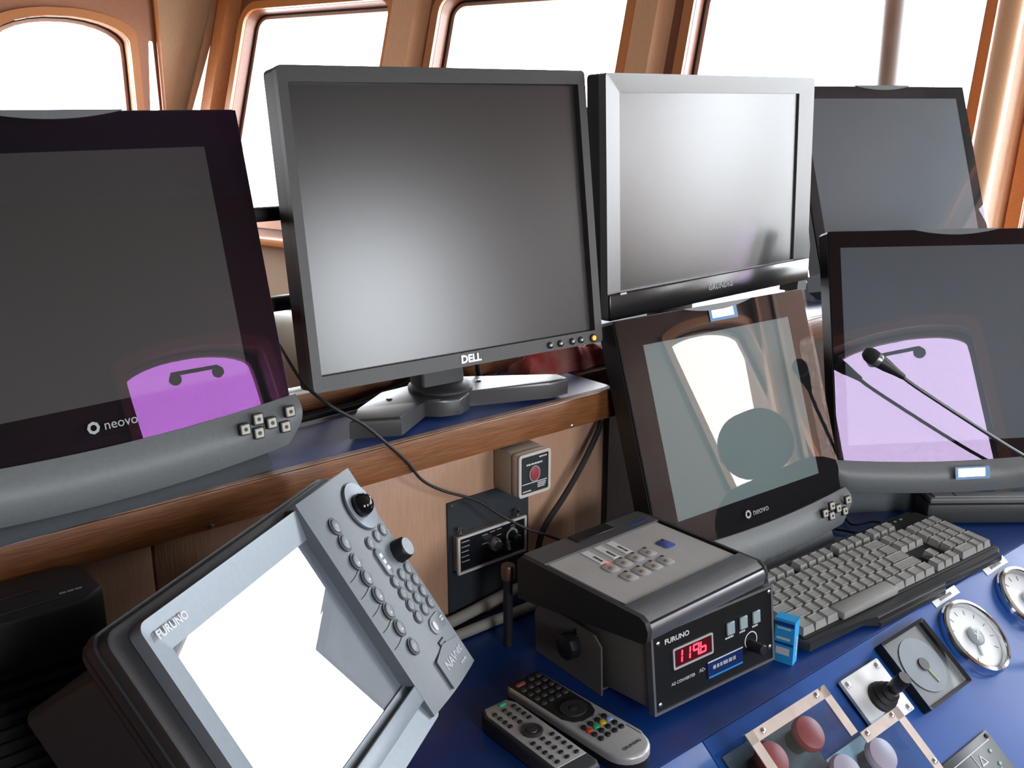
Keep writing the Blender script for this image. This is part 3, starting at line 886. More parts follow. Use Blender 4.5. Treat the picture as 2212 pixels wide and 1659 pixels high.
for s_ in (-1, 1):
    e_ = .118 if s_ < 0 else .066
    br_ = [(-.003, 0), (e_ - .003, 0), (e_, .05), (e_ - .01, .068), (.012, .068), (.0, .058)]
    part('yoke_side', MB().prism(br_, -.0012, .0012), CG, t, BM @ T(s_ * .0962, -.012, .0012) @ Matrix(((0, 0, 1, 0), (1, 0, 0, 0), (0, 1, 0, 0), (0, 0, 0, 1))))
    part('yoke_knob', MB().lathe([(.015, 0), (.0165, .004), (.015, .013), (.012, .0145)], 9), BLACK, t, BM @ T(s_ * .0975, .035, .042) @ RY(90 * s_))
    part('yoke_screw', MB().lathe([(.004, 0), (.003, .0015)], 10), BLACK, t, BM @ T(s_ * .0975, .03, .06) @ RY(90 * s_))
part('yoke_base', MB().box(-.0965, .0965, -.006, .10, 0, .0024), CG, t, BM)

# keypad (intercom) box: wedge with level top
t = thing('keypad_box', 'dark wedge box with a pale grey keypad lid, resting on the converter', 'keypad', (.785, .70, 1.06))
KM = Matrix(((math.cos(R(.35)), -math.sin(R(.35)), 0, .783), (math.sin(R(.35)), math.cos(R(.35)), 0, .6955), (0, 0, 1, EYE - .504), (0, 0, 0, 1)))
KD = mat('wedge_case', (.02, .02, .021), .5, noise=.15, nscale=250, bump=.08)
KA = mat('wedge_rails', (.27, .285, .31), .27, metal=.75, noise=.08, nscale=150)
prof = [(-.097, -.004), (-.094, -.014), (-.09, -.0255), (.097, -.0515), (.099, -.01), (.096, -.004)]
Mx = Matrix(((0, 0, 1, 0), (1, 0, 0, 0), (0, 1, 0, 0), (0, 0, 0, 1)))
part('case', MB().prism(prof, -.1, .091, Mx), KD, t, KM)
part('end_cheek', MB().prism([(-.1, -.012), (-.0985, -.024), (-.092, -.0275), (.1, -.054), (.1015, -.006), (.094, .001), (-.088, .001), (-.096, -.003)], -.1065, -.1, Mx), KD, t, KM)
part('end_cheek', MB().prism([(-.1, -.012), (-.0985, -.024), (-.092, -.0275), (.1, -.054), (.1015, -.006), (.094, .001), (-.088, .001), (-.096, -.003)], .091, .0945, Mx), KD, t, KM)
rail = [(-.0995, -.012), (-.098, -.0235), (-.091, -.0248), (-.091, -.008), (-.062, -.002), (-.0605, .001), (-.086, .001), (-.095, -.004)]
part('front_rail', MB().prism(rail, -.1, .091, Mx), KA, t, KM, label='rounded silver front rail')
part('rear_rail', MB().prism([(.0615, -.003), (.0985, -.003), (.0975, .0012), (.0625, .0012)], -.1, .091, Mx), mat('wedge_rear_rail', (.09, .092, .095), .4, noise=.1), t, KM)
LID = part('lid', MB().box(-.0945, .0865, -.0605, .0615, -.0035, -.0008), mat('pale_grey_membrane', (.56, .545, .53), .45, noise=.08, nscale=30), t, KM, label='pale grey membrane lid')
kk = MB().prism(rrect(.0165, .0195, .005, 4), 0, .0008, bev=.0004).mesh('membrane_key', mat('membrane_key', (.6, .575, .54), .4, noise=.05))
kr = MB().ring(rrect(.0178, .0208, .0055, 4), rrect(.0166, .0196, .005, 4), -.0002, .0006).mesh('key_outline', mat('violet_grey', (.3, .3, .42), .5, noise=.05))
dome = MB().lathe([(.0045, 0), (.003, .0009), (.001, .0012)], 12).mesh('dome', mat('membrane_dome', (.42, .38, .33), .35, noise=.05))
ind = MB().lathe([(.002, 0), (.002, .0005)], 8).mesh('indicator', BLACK_M)
KEYS = [(-.05, .0095), (-.0296, .0095), (-.0094, .0095), (.0115, .0095), (-.0495, -.018), (-.0296, -.018), (-.0093, -.018), (.0108, -.018)]
for k, (x, y) in enumerate(KEYS):
    Mk = KM @ T(x + .003, y, -.0008)
    o_ = part('membrane_key', kk, None, t, Mk)
    part('key_outline', kr, None, o_, Mk)
    part('dome', dome, None, o_, Mk @ T(0, -.002, .0008))
    if k:
        part('indicator', ind, None, o_, Mk @ T(.0055, .0105, .0003))
    else:
        part('indicator', MB().lathe([(.0021, 0), (.0021, .0007)], 8), mat('red_indicator', (1, .05, .05), .4, emit=(1, .04, .04), estr=1.6), o_, Mk @ T(.0055, .0105, .0003), label='lit red indicator')
Mk = KM @ T(.047, .0115, -.0008)
o_ = part('membrane_key', MB().prism(rrect(.0175, .0215, .005, 4), 0, .0008, bev=.0004), mat('violet_key', (.1, .12, .4), .4, noise=.05), t, Mk, label='violet-blue key')
part('indicator', ind, None, o_, Mk @ T(.005, .0095, .0006))
for k, x in enumerate((-.0425, -.0215, -.0013)):
    o_ = part('paper_label', MB().box(-.0052, .0052, -.0175, .0172, 0, .0006), mat('paper', (.88, .89, .9), .6, noise=.04), t, KM @ T(x, .041, -.0008) @ RZ(-4))
    part('print', dashes(.016, .0045, 1, 50 + k), DGREY, o_, KM @ T(x, .035, -.0001) @ RZ(86))
part('black_strip', MB().box(-.0315, .030, .078, .0965, .0013, .0028, .0006, 1), BLACK, t, KM)
part('maker_mark', dashes(.03, .005, 1, 77), mat('blue_print', (.02, .08, .45), .4, noise=.05), t, KM @ T(.066, .0735, .0013))
part('maker_dot', MB().lathe([(.002, 0), (.002, .0003)], 10), mat('red_print', (.5, .03, .03), .4, noise=.05), t, KM @ T(.0845, .0745, .0013))

# ------------------------------------------------------------------ keyboard
t = thing('computer_keyboard', 'black computer keyboard with grey keys lying on the worktop', 'keyboard', (1.14, .62, DESK))
QM = T(.936, .572, DESK + .001) @ RZ(-3.6) @ RX(3.5)
KBODY = mat('keyboard_body', (.028, .03, .034), .4, noise=.15, nscale=200, bump=.04)
KEYG = mat('key_grey', (.34, .335, .32), .55, noise=.08, nscale=90)
outline = [(0, .012), (.006, .003), (.11, .002), (.125, -.008), (.275, -.008), (.29, .002), (.425, .0), (.44, .008), (.447, .03), (.444, .14), (.43, .152), (.015, .152), (.002, .142)]
part('body', MB().prism(outline, .003, .014, bev=.003), KBODY, t, QM)
part('key_well', MB().box(.006, .438, .012, .142, .0141, .0155, .001, 1), BLACK_M, t, QM)
part('front_lip', MB().prism([(.128, -.011), (.272, -.011), (.284, -.001), (.43, -.002), (.436, .005), (.12, .002)], .001, .008, bev=.002), KBODY, t, QM)
U = .0187
KCACHE = {}
def key(u, row, wu=1.0, hu=1.0, lab=None):
    x = .009 + u * U
    y = .0165 + row * U + (.007 if row >= 5 else 0)
    kkey = (round(wu, 2), round(hu, 2))
    if kkey not in KCACHE:
        w_, h_ = wu * U - .0015, hu * U - .0015
        zz = .0095
        i0, i1, i2 = .0022, .0028, .001
        vs = [(0, 0, 0), (w_, 0, 0), (w_, h_, 0), (0, h_, 0), (i0, i1, zz), (w_ - i0, i1, zz), (w_ - i0, h_ - i2, zz + .0008), (i0, h_ - i2, zz + .0008),
              (i0 + .0012, i1 + .002, zz - .0004), (w_ - i0 - .0012, i1 + .002, zz - .0004), (w_ - i0 - .0012, h_ - i2 - .001, zz + .0003), (i0 + .0012, h_ - i2 - .001, zz + .0003)]
        fs = [(0, 1, 5, 4), (1, 2, 6, 5), (2, 3, 7, 6), (3, 0, 4, 7), (4, 5, 9, 8), (5, 6, 10, 9), (6, 7, 11, 10), (7, 4, 8, 11), (8, 9, 10, 11), (3, 2, 1, 0)]
        KCACHE[kkey] = MB().add(vs, fs).mesh('key', KEYG, smooth=0)
    return part('key', KCACHE[kkey], None, t, QM @ T(x, y, .0156))
def row(r_, ws, u0=0.0):
    u = u0
    for w_ in ws:
        if w_ > 0:
            key(u, r_, w_)
        u += abs(w_)
row(0, [1.25, 1.25, 1.25])
row(0, [1.25, 1.25, 1.25, 1.25], 10.0)
sp = MB().box(0, 6.25 * U - .0015, -.006, U - .0015, 0, .0105, .003, 2)
part('space_bar', sp, KEYG, t, QM @ T(.009 + 3.75 * U, .0165, .0156))
row(1, [2.25] + [1] * 10 + [2.75])
row(2, [1.75] + [1] * 11 + [2.25])
row(3, [1.5] + [1] * 12 + [1.5])
row(4, [1] * 13 + [2])
row(5, [1, -1, 1, 1, 1, 1, -.5, 1, 1, 1, 1, -.5, 1, 1, 1, 1])
row(0, [1, 1, 1], 15.3); row(1, [1], 16.3)
for r_ in (3, 4): row(r_, [1, 1, 1], 15.3)
row(5, [1, 1, 1], 15.3)
row(0, [2, 1], 18.6)
row(1, [1, 1, 1], 18.6); row(2, [1, 1, 1], 18.6); row(3, [1, 1, 1], 18.6); row(4, [1, 1, 1, 1], 18.6)
key(21.6, 0, 1, 2); key(21.6, 2, 1, 2)
for k in range(3):
    part('lock_light', MB().box(-.002, .002, -.0015, .0015, 0, .001), mat('clear_led', (.4, .45, .42), .3, noise=.05), t, QM @ T(.365 + .014 * k, .138, .0156))
part('cable', MB().tube([(1.285, .715, DESK + .006), (1.28, .735, DESK + .005), (1.275, .76, DESK + .004), (1.30, .80, DESK + .004), (1.32, .90, DESK + .004)], .002, 6), RUBBER, t, Matrix.Identity(4))
part('cable', MB().tube([(1.345, .705, DESK + .005), (1.345, .73, DESK + .004), (1.31, .745, DESK + .004), (1.325, .775, DESK + .004), (1.35, .86, DESK + .004)], .0018, 6), RUBBER, t, Matrix.Identity(4))

# ------------------------------------------------------------------ remote controls
def remote_body(L, w, h, tip_r):
    pts = []
    for i in range(13):                                   # near (rounded) end at -L/2
        a = R(180 + 180 * i / 12)
        pts.append((w / 2 * math.cos(a), -L / 2 + tip_r + tip_r * math.sin(a)))
    pts += [(w / 2, L / 2 - .008), (w / 2 - .006, L / 2), (-w / 2 + .006, L / 2), (-w / 2, L / 2 - .008)]
    return pts
SILV = mat('silver_plastic', (.5, .5, .5), .38, metal=.3, noise=.06, nscale=120)
t = thing('remote_control', 'longer silver and black remote control with four coloured keys', 'remote', (.632, .645, DESK), 'remote controls on the worktop')
RM = T(.632, .645, DESK + .002) @ RZ(2)
o1 = remote_body(.178, .051, .02, .026)
part('under_shell', MB().prism(o1, 0, .009, bev=.0), BLACK, t, RM)
part('upper_shell', MB().prism(o1, .0091, .018, bev=.004, seg=3), SILV, t, RM)
pad = [(-.0215, .0865), (-.0215, .004), (-.016, -.008), (-.008, -.013), (.008, -.013), (.016, -.008), (.0215, .004), (.0215, .0865)]
part('black_face', MB().prism(pad[::-1][::-1], .0178, .0188, bev=.0006), BLACK, t, RM)
rk = MB().prism(rrect(.0072, .0058, .0026, 3), 0, .0016, bev=.0006).mesh('key', mat('remote_key', (.05, .05, .052), .4, noise=.1))
for r_ in range(7):
    for c in range(4 if r_ < 5 else 3):
        x = -.0158 + c * .0105
        if r_ == 0 and c < 2: continue
        if r_ >= 5: continue
        part('key', rk, None, t, RM @ T(x, .078 - r_ * .0105, .0188))
part('power_key', MB().prism(rrect(.013, .005, .0022, 3), 0, .0016, bev=.0006), mat('dull_red', (.3, .06, .06), .5, noise=.1), t, RM @ T(-.011, .078, .0188), label='red power key')
part('ring_pad', MB().ring(circle(.0155, 28, ry=.0135), circle(.006, 28, ry=.005), 0, .002), mat('remote_pad', (.035, .035, .037), .35, noise=.1), t, RM @ T(0, .008, .0188))
part('ok_key', MB().prism(circle(.0052, 18, ry=.0044), 0, .0022, bev=.0006), mat('remote_pad', (.035,) * 3), t, RM @ T(0, .008, .0188))
rs = MB().prism(circle(.0032, 12), 0, .0022, bev=.0008).mesh('key', BLACK)
for r_, y in enumerate((-.0215, -.0365, -.0455)):
    for c in range(4):
        part('key', rs, None, t, RM @ T(-.015 + c * .01, y, .018))
for c, (nm_, cl) in enumerate((('red', (.6, .05, .04)), ('green', (.02, .4, .2)), ('yellow', (.75, .5, .03)), ('blue', (.25, .42, .75)))):
    part('colour_key', MB().prism(circle(.0036, 12), 0, .0026, bev=.0008), mat('key_' + nm_, cl, .4, noise=.05), t, RM @ T(-.015 + c * .01, -.029, .018), label='%s colour key' % nm_)
text("GRUNDIG", .0052, DGREY, t, RM @ T(.001, -.072, .0181), sx_=1.1)
part('battery_edge', MB().box(.0215, .0222, -.066, -.046, .0172, .0182), DGREY, t, RM)

t = thing('remote_control', 'shorter light grey remote control with a round pad, nearest the front', 'remote', (.572, .648, DESK), 'remote controls on the worktop')
RM2 = T(.5735, .645, DESK + .002) @ RZ(-1)
o2 = [(-.0225, -.064), (-.0185, -.072), (.0185, -.072), (.0225, -.064), (.0225, .058), (.016, .07), (-.016, .07), (-.0225, .058)]
part('shell', MB().prism(o2, 0, .018, bev=.004, seg=3), DGREY, t, RM2)
part('face_plate', MB().prism([(-.0195, -.052), (.0195, -.052), (.0195, .056), (.014, .067), (-.014, .067), (-.0195, .056)], .0178, .0187, bev=.0005), SILV, t, RM2)
rk2 = MB().prism(rrect(.0056, .004, .0018, 3), 0, .0016, bev=.0006).mesh('key', BLACK)
for r_ in range(4):
    for c in range(3):
        part('key', rk2, None, t, RM2 @ T(-.0125 + c * .0125, .052 - r_ * .0085, .0187))
for r_ in range(5):
    for c in range(3):
        part('key', rk2, None, t, RM2 @ T(-.0125 + c * .0125, -.0095 - r_ * .009, .0187))
part('green_key', MB().prism(rrect(.009, .0045, .002, 3), 0, .0018, bev=.0006), mat('key_green', (.02, .4, .2)), t, RM2 @ T(.005, .062, .0187), label='green key')
part('round_pad', MB().lathe([(.0115, 0), (.0115, .0018), (.0095, .0028), (.006, .002), (.0055, .0028), (.002, .003)], 28), mat('remote_pad', (.035,) * 3), t, RM2 @ T(0, .0075, .0187))

# ------------------------------------------------------------------ small blue carton
t = thing('blue_carton', 'small bright blue carton with white print wedged beside the keyboard', 'carton', (.9095, .5865, DESK))
AM = T(.9095, .5865, DESK) @ RZ(-74)
AQ = mat('cyan_card', (.03, .4, .85), .45, noise=.08, nscale=60)
part('card_box', MB().box(-.012, .012, -.0075, .0075, 0, .056, .0006, 1), AQ, t, AM)
part('top_flap', MB().box(-.0125, .0125, -.008, .008, .0562, .0568), AQ, t, AM)
for k, (z, hh_) in enumerate(((.016, .009), (.032, .003), (.045, .002))):
    part('print', MB().box(-.009, .007, -.0079, -.0077, z - hh_ / 2, z + hh_ / 2), WHITE, t, AM)
part('print', MB().box(-.011, .011, -.0079, -.0077, .048, .053).box(-.011, .011, -.0079, -.0077, .024, .027), mat('navy_print', (.01, .05, .25), .4, noise=.05), t, AM)
part('print', dashes(.026, .005, 1, 9), WHITE, t, AM @ T(.0122, 0, .022) @ Matrix(((0, 0, 1, 0), (0, 1, 0, 0), (-1, 0, 0, 0), (0, 0, 0, 1))) )

# ------------------------------------------------------------------ instruments on the sloping panel
DIAL = mat('dial_white', (.66, .68, .7), .5, noise=.04)
CLR = glass('gauge_glass', ior=1.12)
def round_gauge(x, s, label, ang):
    t = thing('round_gauge', label, 'gauge', None, 'chrome round gauges', M=sl(x, s))
    M = sl(x, s) @ Matrix.Scale(.95, 4)
    part('chrome_rim', MB().lathe([(.054, 0), (.0545, .006), (.052, .0125), (.0478, .0135), (.0458, .009), (.0455, .003), (.0452, 0)], 48), CHROME, t, M)
    part('dial', MB().lathe([(.0453, 0), (.0453, .0026)], 40), DIAL, t, M @ T(0, 0, .0015))
    mk = MB()
    for k in range(11):
        a = R(225 - 27 * k)
        mk.box(-.0006, .0006, .033, .04, 0, .0004, M=RZ(math.degrees(a) - 90))
    part('scale_marks', mk, mat('dial_ink', (.06, .07, .1), .5, noise=.05), t, M @ T(0, 0, .0042))
    nd = MB().prism([(-.0035, -.004), (.0035, -.004), (.0012, .028), (-.0012, .028)], 0, .0012)
    part('needle', nd, mat('needle_grey', (.12, .15, .19), .4, noise=.05), t, M @ T(0, 0, .0055) @ RZ(ang))
    part('hub', MB().lathe([(.0135, 0), (.0135, .002), (.01, .0034)], 24), mat('hub_grey', (.08, .1, .13), .35, noise=.1), t, M @ T(0, 0, .0068))
    part('hub_mark', MB().box(-.008, .008, -.0012, .0012, 0, .0006).box(-.001, .001, -.006, .006, 0, .0006), LOGO, t, M @ T(0, 0, .0104) @ RZ(40))
    part('cover_glass', MB().lathe([(.0456, 0), (.0456, .0008)], 40), CLR, t, M @ T(0, 0, .0112))
    return t
round_gauge(1.1985, .0655, 'white-faced chrome round gauge nearer the square meter', 150)
round_gauge(1.353, .0665, 'white-faced chrome round gauge cut by the right edge of the picture', 200)

t = thing('square_meter', 'square black meter with a round dark glass on the sloping panel', 'meter', None, M=sl(1.075, .058))
M = sl(1.075, .058)
part('frame', MB().ring(rrect(.098, .091, .003, 3), rrect(.09, .083, .002, 3), 0, .014, z1i=.011), BLACK, t, M)
part('face', MB().box(-.0452, .0452, -.0417, .0417, 0, .006), mat('meter_face', (.07, .085, .1), .35, noise=.1), t, M)
part('dial', MB().lathe([(.035, 0), (.035, .001)], 36), mat('meter_dial', (.17, .21, .25), .45, noise=.1), t, M @ T(0, 0, .0061))
part('needle', MB().box(-.0007, .0007, -.026, .002, 0, .001), mat('green_needle', (.35, .5, .1), .4, noise=.05), t, M @ T(0, 0, .0075) @ RZ(8))
part('pivot', MB().lathe([(.008, 0), (.008, .002)], 20), DGREY, t, M @ T(0, .0, .0072))
part('cover_glass', MB().box(-.0449, .0449, -.0414, .0414, .0102, .0108), CLR, t, M)

t = thing('joystick_switch', 'black joystick switch on a white square plate between meter and clear cover', 'joystick', None, M=sl(.972, .0575))
M = sl(.972, .0575)
part('plate', MB().prism(rrect(.078, .068, .002, 2), .0035, .008, bev=.0006), mat('white_plate', (.86, .87, .88), .6, noise=.05), t, M)
part('black_backplate', MB().prism(rrect(.078, .068, .002, 2), 0, .0034), BLACK, t, M)
for x, y in ((-.032, .026), (.031, -.029), (.031, .027), (-.031, -.028)):
    part('screw', MB().lathe([(.0038, 0), (.0038, .0012), (.002, .002)], 12), STEEL, t, M @ T(x, y, .0081))
part('boot', MB().lathe([(.0185, 0), (.018, .004), (.014, .007), (.0155, .010), (.011, .014), (.012, .017), (.0085, .021)], 24), RUBBER, t, M @ T(.002, -.004, .0081))
part('handle', MB().lathe([(.0065, 0), (.0068, .006), (.0085, .009), (.0085, .025), (.0075, .027)], 16), BLACK, t, M @ T(.002, -.004, .027) @ RX(-8))

# clear cover with L-shaped outline over red stop buttons
PM = SL @ Matrix(((1, 0, 0, 0), (0, -1, 0, 0), (0, 0, -1, 0), (0, 0, 0, 1))) if False else SL
cov = [(.7185, -.0178), (.7185, -.20), (.9322, -.20), (.9322, -.0756), (.8565, -.0756), (.8565, -.0178)]
t = thing('clear_cover', 'clear plastic L-shaped cover screwed over the red stop buttons', 'cover', None, M=sl(.85, .1))
ACR = glass('clear_acrylic', ior=1.6, rough=.1, clear=(.86, .92, .95))
part('acrylic_top', MB().prism(cov, .0505, .0545), ACR, t, SL, smooth=0)
for k in range(len(cov)):
    (x0, y0), (x1, y1) = cov[k], cov[(k + 1) % len(cov)]
    a = math.atan2(y1 - y0, x1 - x0)
    l = math.hypot(x1 - x0, y1 - y0)
    part('acrylic_side', MB().box(.0, l, 0.0005, .0045, .0005, .0504), ACR, t, SL @ T(x0, y0) @ RZ(math.degrees(a)), smooth=0)
    part('flange', MB().box(.001, l - .001, .001, .013, .0547, .0557), mat('worn_acrylic_border', (.68, .55, .48), .4, noise=.25, nscale=40), t, SL @ T(x0, y0) @ RZ(math.degrees(a)), smooth=0)
for x, s_ in ((.836, .0236), (.743, .0247), (.866, .0812), (.915, .0806), (.9262, .14)):
    part('screw', MB().lathe([(.003, 0), (.003, .001), (.0015, .002)], 10), STEEL, t, sl(x, s_, .0558))
part('base_plate', MB().box(.7245, .8445, -.195, -.0235, .0005, .003), mat('grey_base_plate', (.10, .12, .13), .5, noise=.2, nscale=50), t, SL)
part('base_plate', MB().box(.8455, .9265, -.195, -.081, .0005, .003), mat('sky_sheen_plate', (.5, .72, .88), .5, noise=.1, nscale=50), t, SL)  # sky reflected in the acrylic, painted as a paler plate
def stop_button(x, s_, label, cl, nm_):
    t = thing('stop_button', label, 'button', None, 'buttons under the clear cover', M=sl(x, s_, .003))
    part('collar', MB().lathe([(.013, 0), (.013, .012), (.011, .018)], 20), DGREY, t, sl(x, s_, .003))
    part('mushroom_head', MB().lathe([(.011, .0185), (.0185, .0195), (.0195, .024), (.0175, .028), (.009, .0305), (.002, .031)], 28), mat(nm_, cl, .4, noise=.1, nscale=30), t, sl(x, s_, .003))
stop_button(.8225, .050, 'upper red mushroom stop button under the clear cover', (.5, .05, .05), 'mushroom_red')
stop_button(.758, .051, 'red mushroom stop button at the left end of the clear cover', (.5, .05, .05), 'mushroom_red')
stop_button(.895, .1075, 'red stop button under the right part of the clear cover, painted pale for the reflection', (.85, .6, .66), 'mushroom_red_haze')  # pink is red with the cover's reflected haze painted in
stop_button(.835, .1, 'lower red stop button at the bottom edge under the clear cover, painted pale for the reflection', (.85, .6, .66), 'mushroom_red_haze')

t = thing('switch_plate', 'dark switch plate with white arrow symbol at the lower right corner', 'switch', None, M=sl(1.045, .21))
M = sl(1.045, .2045)
part('plate', MB().prism(rrect(.105, .10, .002, 2), 0, .004, bev=.0006), mat('slate_plate', (.04, .05, .058), .4, noise=.1), t, M)
part('triangle_mark', MB().ring([(-.007, 0), (.007, 0), (0, .012)], [(-.0045, .0015), (.0045, .0015), (0, .009)], .0041, .0045), WHITE, t, M @ T(.012, .022))
part('line_mark', MB().box(-.045, .045, .0395, .0405, .0041, .0045).box(-.0455, -.0445, -.04, .0405, .0041, .0045).box(-.0005, .0005, .01, .0395, .0041, .0045), WHITE, t, M)
part('screw', MB().lathe([(.0028, 0), (.0028, .001), (.0014, .0016)], 10), BLACK, t, M @ T(.046, .0445, .0041))
for x, y in ((.034, .03), (.034, .014), (.03, .008)):
    part('lamp_dot', MB().lathe([(.0028, 0), (.002, .0012)], 10), mat('pale_teal', (.3, .5, .5), .4, noise=.05), t, M @ T(x, y, .0041))
part('toggle', MB().lathe([(.005, 0), (.005, .003), (.0025, .004), (.003, .016), (.001, .018)], 12), BLACK, t, M @ T(.018, -.012, .0041))

def paper(x, s_, label, seed):
    o_ = thing('paper_label', label, 'label', None, 'white labels on the sloping panel', M=sl(x, s_, .0002))
    part('strip', MB().box(-.032, .032, -.006, .006, 0, .0004), mat('label_white', (.78, .8, .82), .5, noise=.04), o_, sl(x, s_, .0003) @ RZ(.5))
    part('print', dashes(.03, .0065, 1, seed), DGREY, o_, sl(x, s_, .0008) @ RZ(.5))
paper(1.211, .0055, 'white printed label above the gauge nearer the square meter', 61)
paper(1.353, .0055, 'white printed label above the right-hand gauge', 62)

t = thing('wooden_stick', 'end of a brown wooden stick poking in at the right edge', 'stick', (1.3, .45, DESK - .06))
part('shaft', MB().tube([sl(1.262, .118, .03).translation, sl(1.40, .175, .012).translation], [.004, .008], 8), TEAK, t, Matrix.Identity(4))

# ------------------------------------------------------------------ things on the upstand
t = thing('switch_box', 'square beige switch box with a red button on a black face, on the upstand', 'switch', (.752, .899, EYE - .438))
SM = pose((.7495, .899, EYE - .4375), 0, 0)
BEI = mat('beige_plastic', (.42, .36, .28), .5, noise=.08, nscale=120)
BEI2 = mat('pale_beige_plastic', (.62, .58, .52), .4, noise=.06, nscale=120)
part('body', MB().box(-.0255, .0255, -.0275, .0275, .0, .034, .003), BEI, t, SM)
part('lid', MB().box(-.0255, .0255, -.0275, .0275, .0342, .047, .0035), BEI2, t, SM)
part('lid_rim', MB().ring(rrect(.051, .055, .004, 3), rrect(.0435, .0475, .002, 3), .0465, .0495), BEI2, t, SM)
part('face_plate', MB().box(-.0217, .0217, -.0237, .0237, .0471, .0483), mat('black_label_plate', (.02, .026, .03), .4, noise=.1), t, SM)
part('button_ring', MB().ring(circle(.009, 24, ry=.0105), circle(.0072, 24, ry=.0088), .0484, .0492), mat('ring_grey', (.3, .25, .27), .5, noise=.05), t, SM @ T(.0, -.0005))
part('red_button', MB().prism(circle(.0071, 24, ry=.0087), .0484, .0496, bev=.0006), mat('dusky_red', (.33, .045, .05), .45, noise=.1), t, SM @ T(.0, -.0005), label='red oval push button')
part('print', dashes(.026, .0034, 1, 71), WHITE, t, SM @ T(.0, .0125, .0484))
part('print', dashes(.012, .003, 1, 74), WHITE, t, SM @ T(.0135, .0195, .0484))
part('rule', MB().box(-.02, .02, -.0005, .0005, 0, .0004), WHITE, t, SM @ T(0, -.0115, .0484))
part('print', dashes(.014, .0075, 3, 72), WHITE, t, SM @ T(.012, -.0165, .0484))
part('print', dashes(.014, .0025, 1, 73), WHITE, t, SM @ T(-.012, -.021, .0484))

t = thing('control_plate', 'black back plate carrying a small silver-framed control unit with two knobs', 'controls', (.715, .899, EYE - .62))
PMx = pose((.7155, .899, EYE - .542), 0, 0)
part('back_plate', MB().box(-.0645, .0645, -.078, .076, 0, .003, .0008, 1), mat('blue_black_plate', (.028, .034, .042), .5, noise=.1, nscale=150), t, PMx)
UM = PMx @ T(-.005, .0095, .003)
part('unit_body', MB().box(-.053, .053, -.0235, .0235, 0, .0105, .001, 1), mat('unit_case', (.3, .28, .24), .4, metal=.4, noise=.1), t, UM)
part('unit_frame', MB().ring(rrect(.109, .0495, .001, 2), rrect(.1025, .0435, .001, 2), .0106, .0135), mat('satin_frame', (.62, .61, .58), .4, noise=.05), t, UM)
part('unit_face', MB().box(-.051, .051, -.0215, .0215, .0106, .0115), mat('unit_black', (.008, .009, .012), .35, noise=.1), t, UM)
part('selector_knob', MB().lathe([(.0085, 0), (.0085, .008), (.0065, .011), (.006, .0115)], 20), STEEL, t, UM @ T(.0, .002, .0116))
part('pointer', MB().box(-.0035, .0035, -.016, .0, 0, .006, .001, 1), BLACK, t, UM @ T(.004, .0, .0116) @ RZ(60))
part('dimmer_ring', MB().ring(circle(.0095, 24), circle(.007, 24), .0116, .0122), LOGO, t, UM @ T(.0315, .0035))
part('dimmer_knob', MB().lathe([(.0065, 0), (.0062, .012), (.005, .013)], 16), BLACK, t, UM @ T(.0315, .002, .0116))
part('white_lever', MB().box(-.0016, .0016, -.006, .006, 0, .004), WHITE, t, UM @ T(.024, -.008, .0116) @ RZ(8))
for k in range(5):
    part('print', dashes(.012, .0022, 1, 80 + k), LOGO, t, UM @ T(-.042, .0165 - .0065 * k, .0116))
for k, (x, y) in enumerate(((-.012, .0165), (.0, .0175), (.011, .018), (.034, .0165), (.033, .0135), (-.012, .005), (.011, .01))):
    part('print', dashes(.008, .002, 1, 90 + k), LOGO, t, UM @ T(x, y, .0116))
for x in (-.046, .044):
    part('thumb_screw', MB().lathe([(.002, 0), (.002, .006), (.0034, .0065), (.0034, .0095), (.002, .0105)], 12), CHROME, t, UM @ T(x, .0237, .007) @ RX(-90))
for x, y in ((-.0585, .071), (.0585, .071)):
    part('screw', MB().lathe([(.003, 0), (.003, .001), (.0015, .0016)], 10), DGREY, t, PMx @ T(x, y, .003))

# pale conduits where worktop and upstand meet
GY = mat('pale_conduit', (.36, .34, .3), .5, noise=.15, nscale=40)
t = thing('cable_conduit', 'upper pale grey conduit along the foot of the upstand', 'pipe', (.7, .88, DESK))
part('pipe', MB().tube([(.3, .886, DESK + .013), (.6, .886, DESK + .014), (.75, .886, DESK + .026), (.92, .886, DESK + .03)], .0075, 10), GY, t, Matrix.Identity(4))
t = thing('cable_conduit', 'lower pale grey conduit lying on the worktop behind the converter', 'pipe', (.7, .87, DESK))
part('pipe', MB().tube([(.3, .868, DESK + .0075), (.6, .868, DESK + .0075), (.92, .862, DESK + .0075)], .007, 10), GY, t, Matrix.Identity(4))
t = thing('cable_plug', 'upright brass-capped cable plug behind the keypad box', 'plug', (.6835, .822, DESK))
part('cap', MB().lathe([(.0078, 0), (.0085, .004), (.0085, .016), (.0075, .018)], 16), mat('dull_copper', (.25, .15, .1), .35, metal=.6, noise=.2), t, T(.6835, .822, DESK + .088))
part('stem', MB().lathe([(.0058, 0), (.0058, .088)], 12), RUBBER, t, T(.6835, .822, DESK))

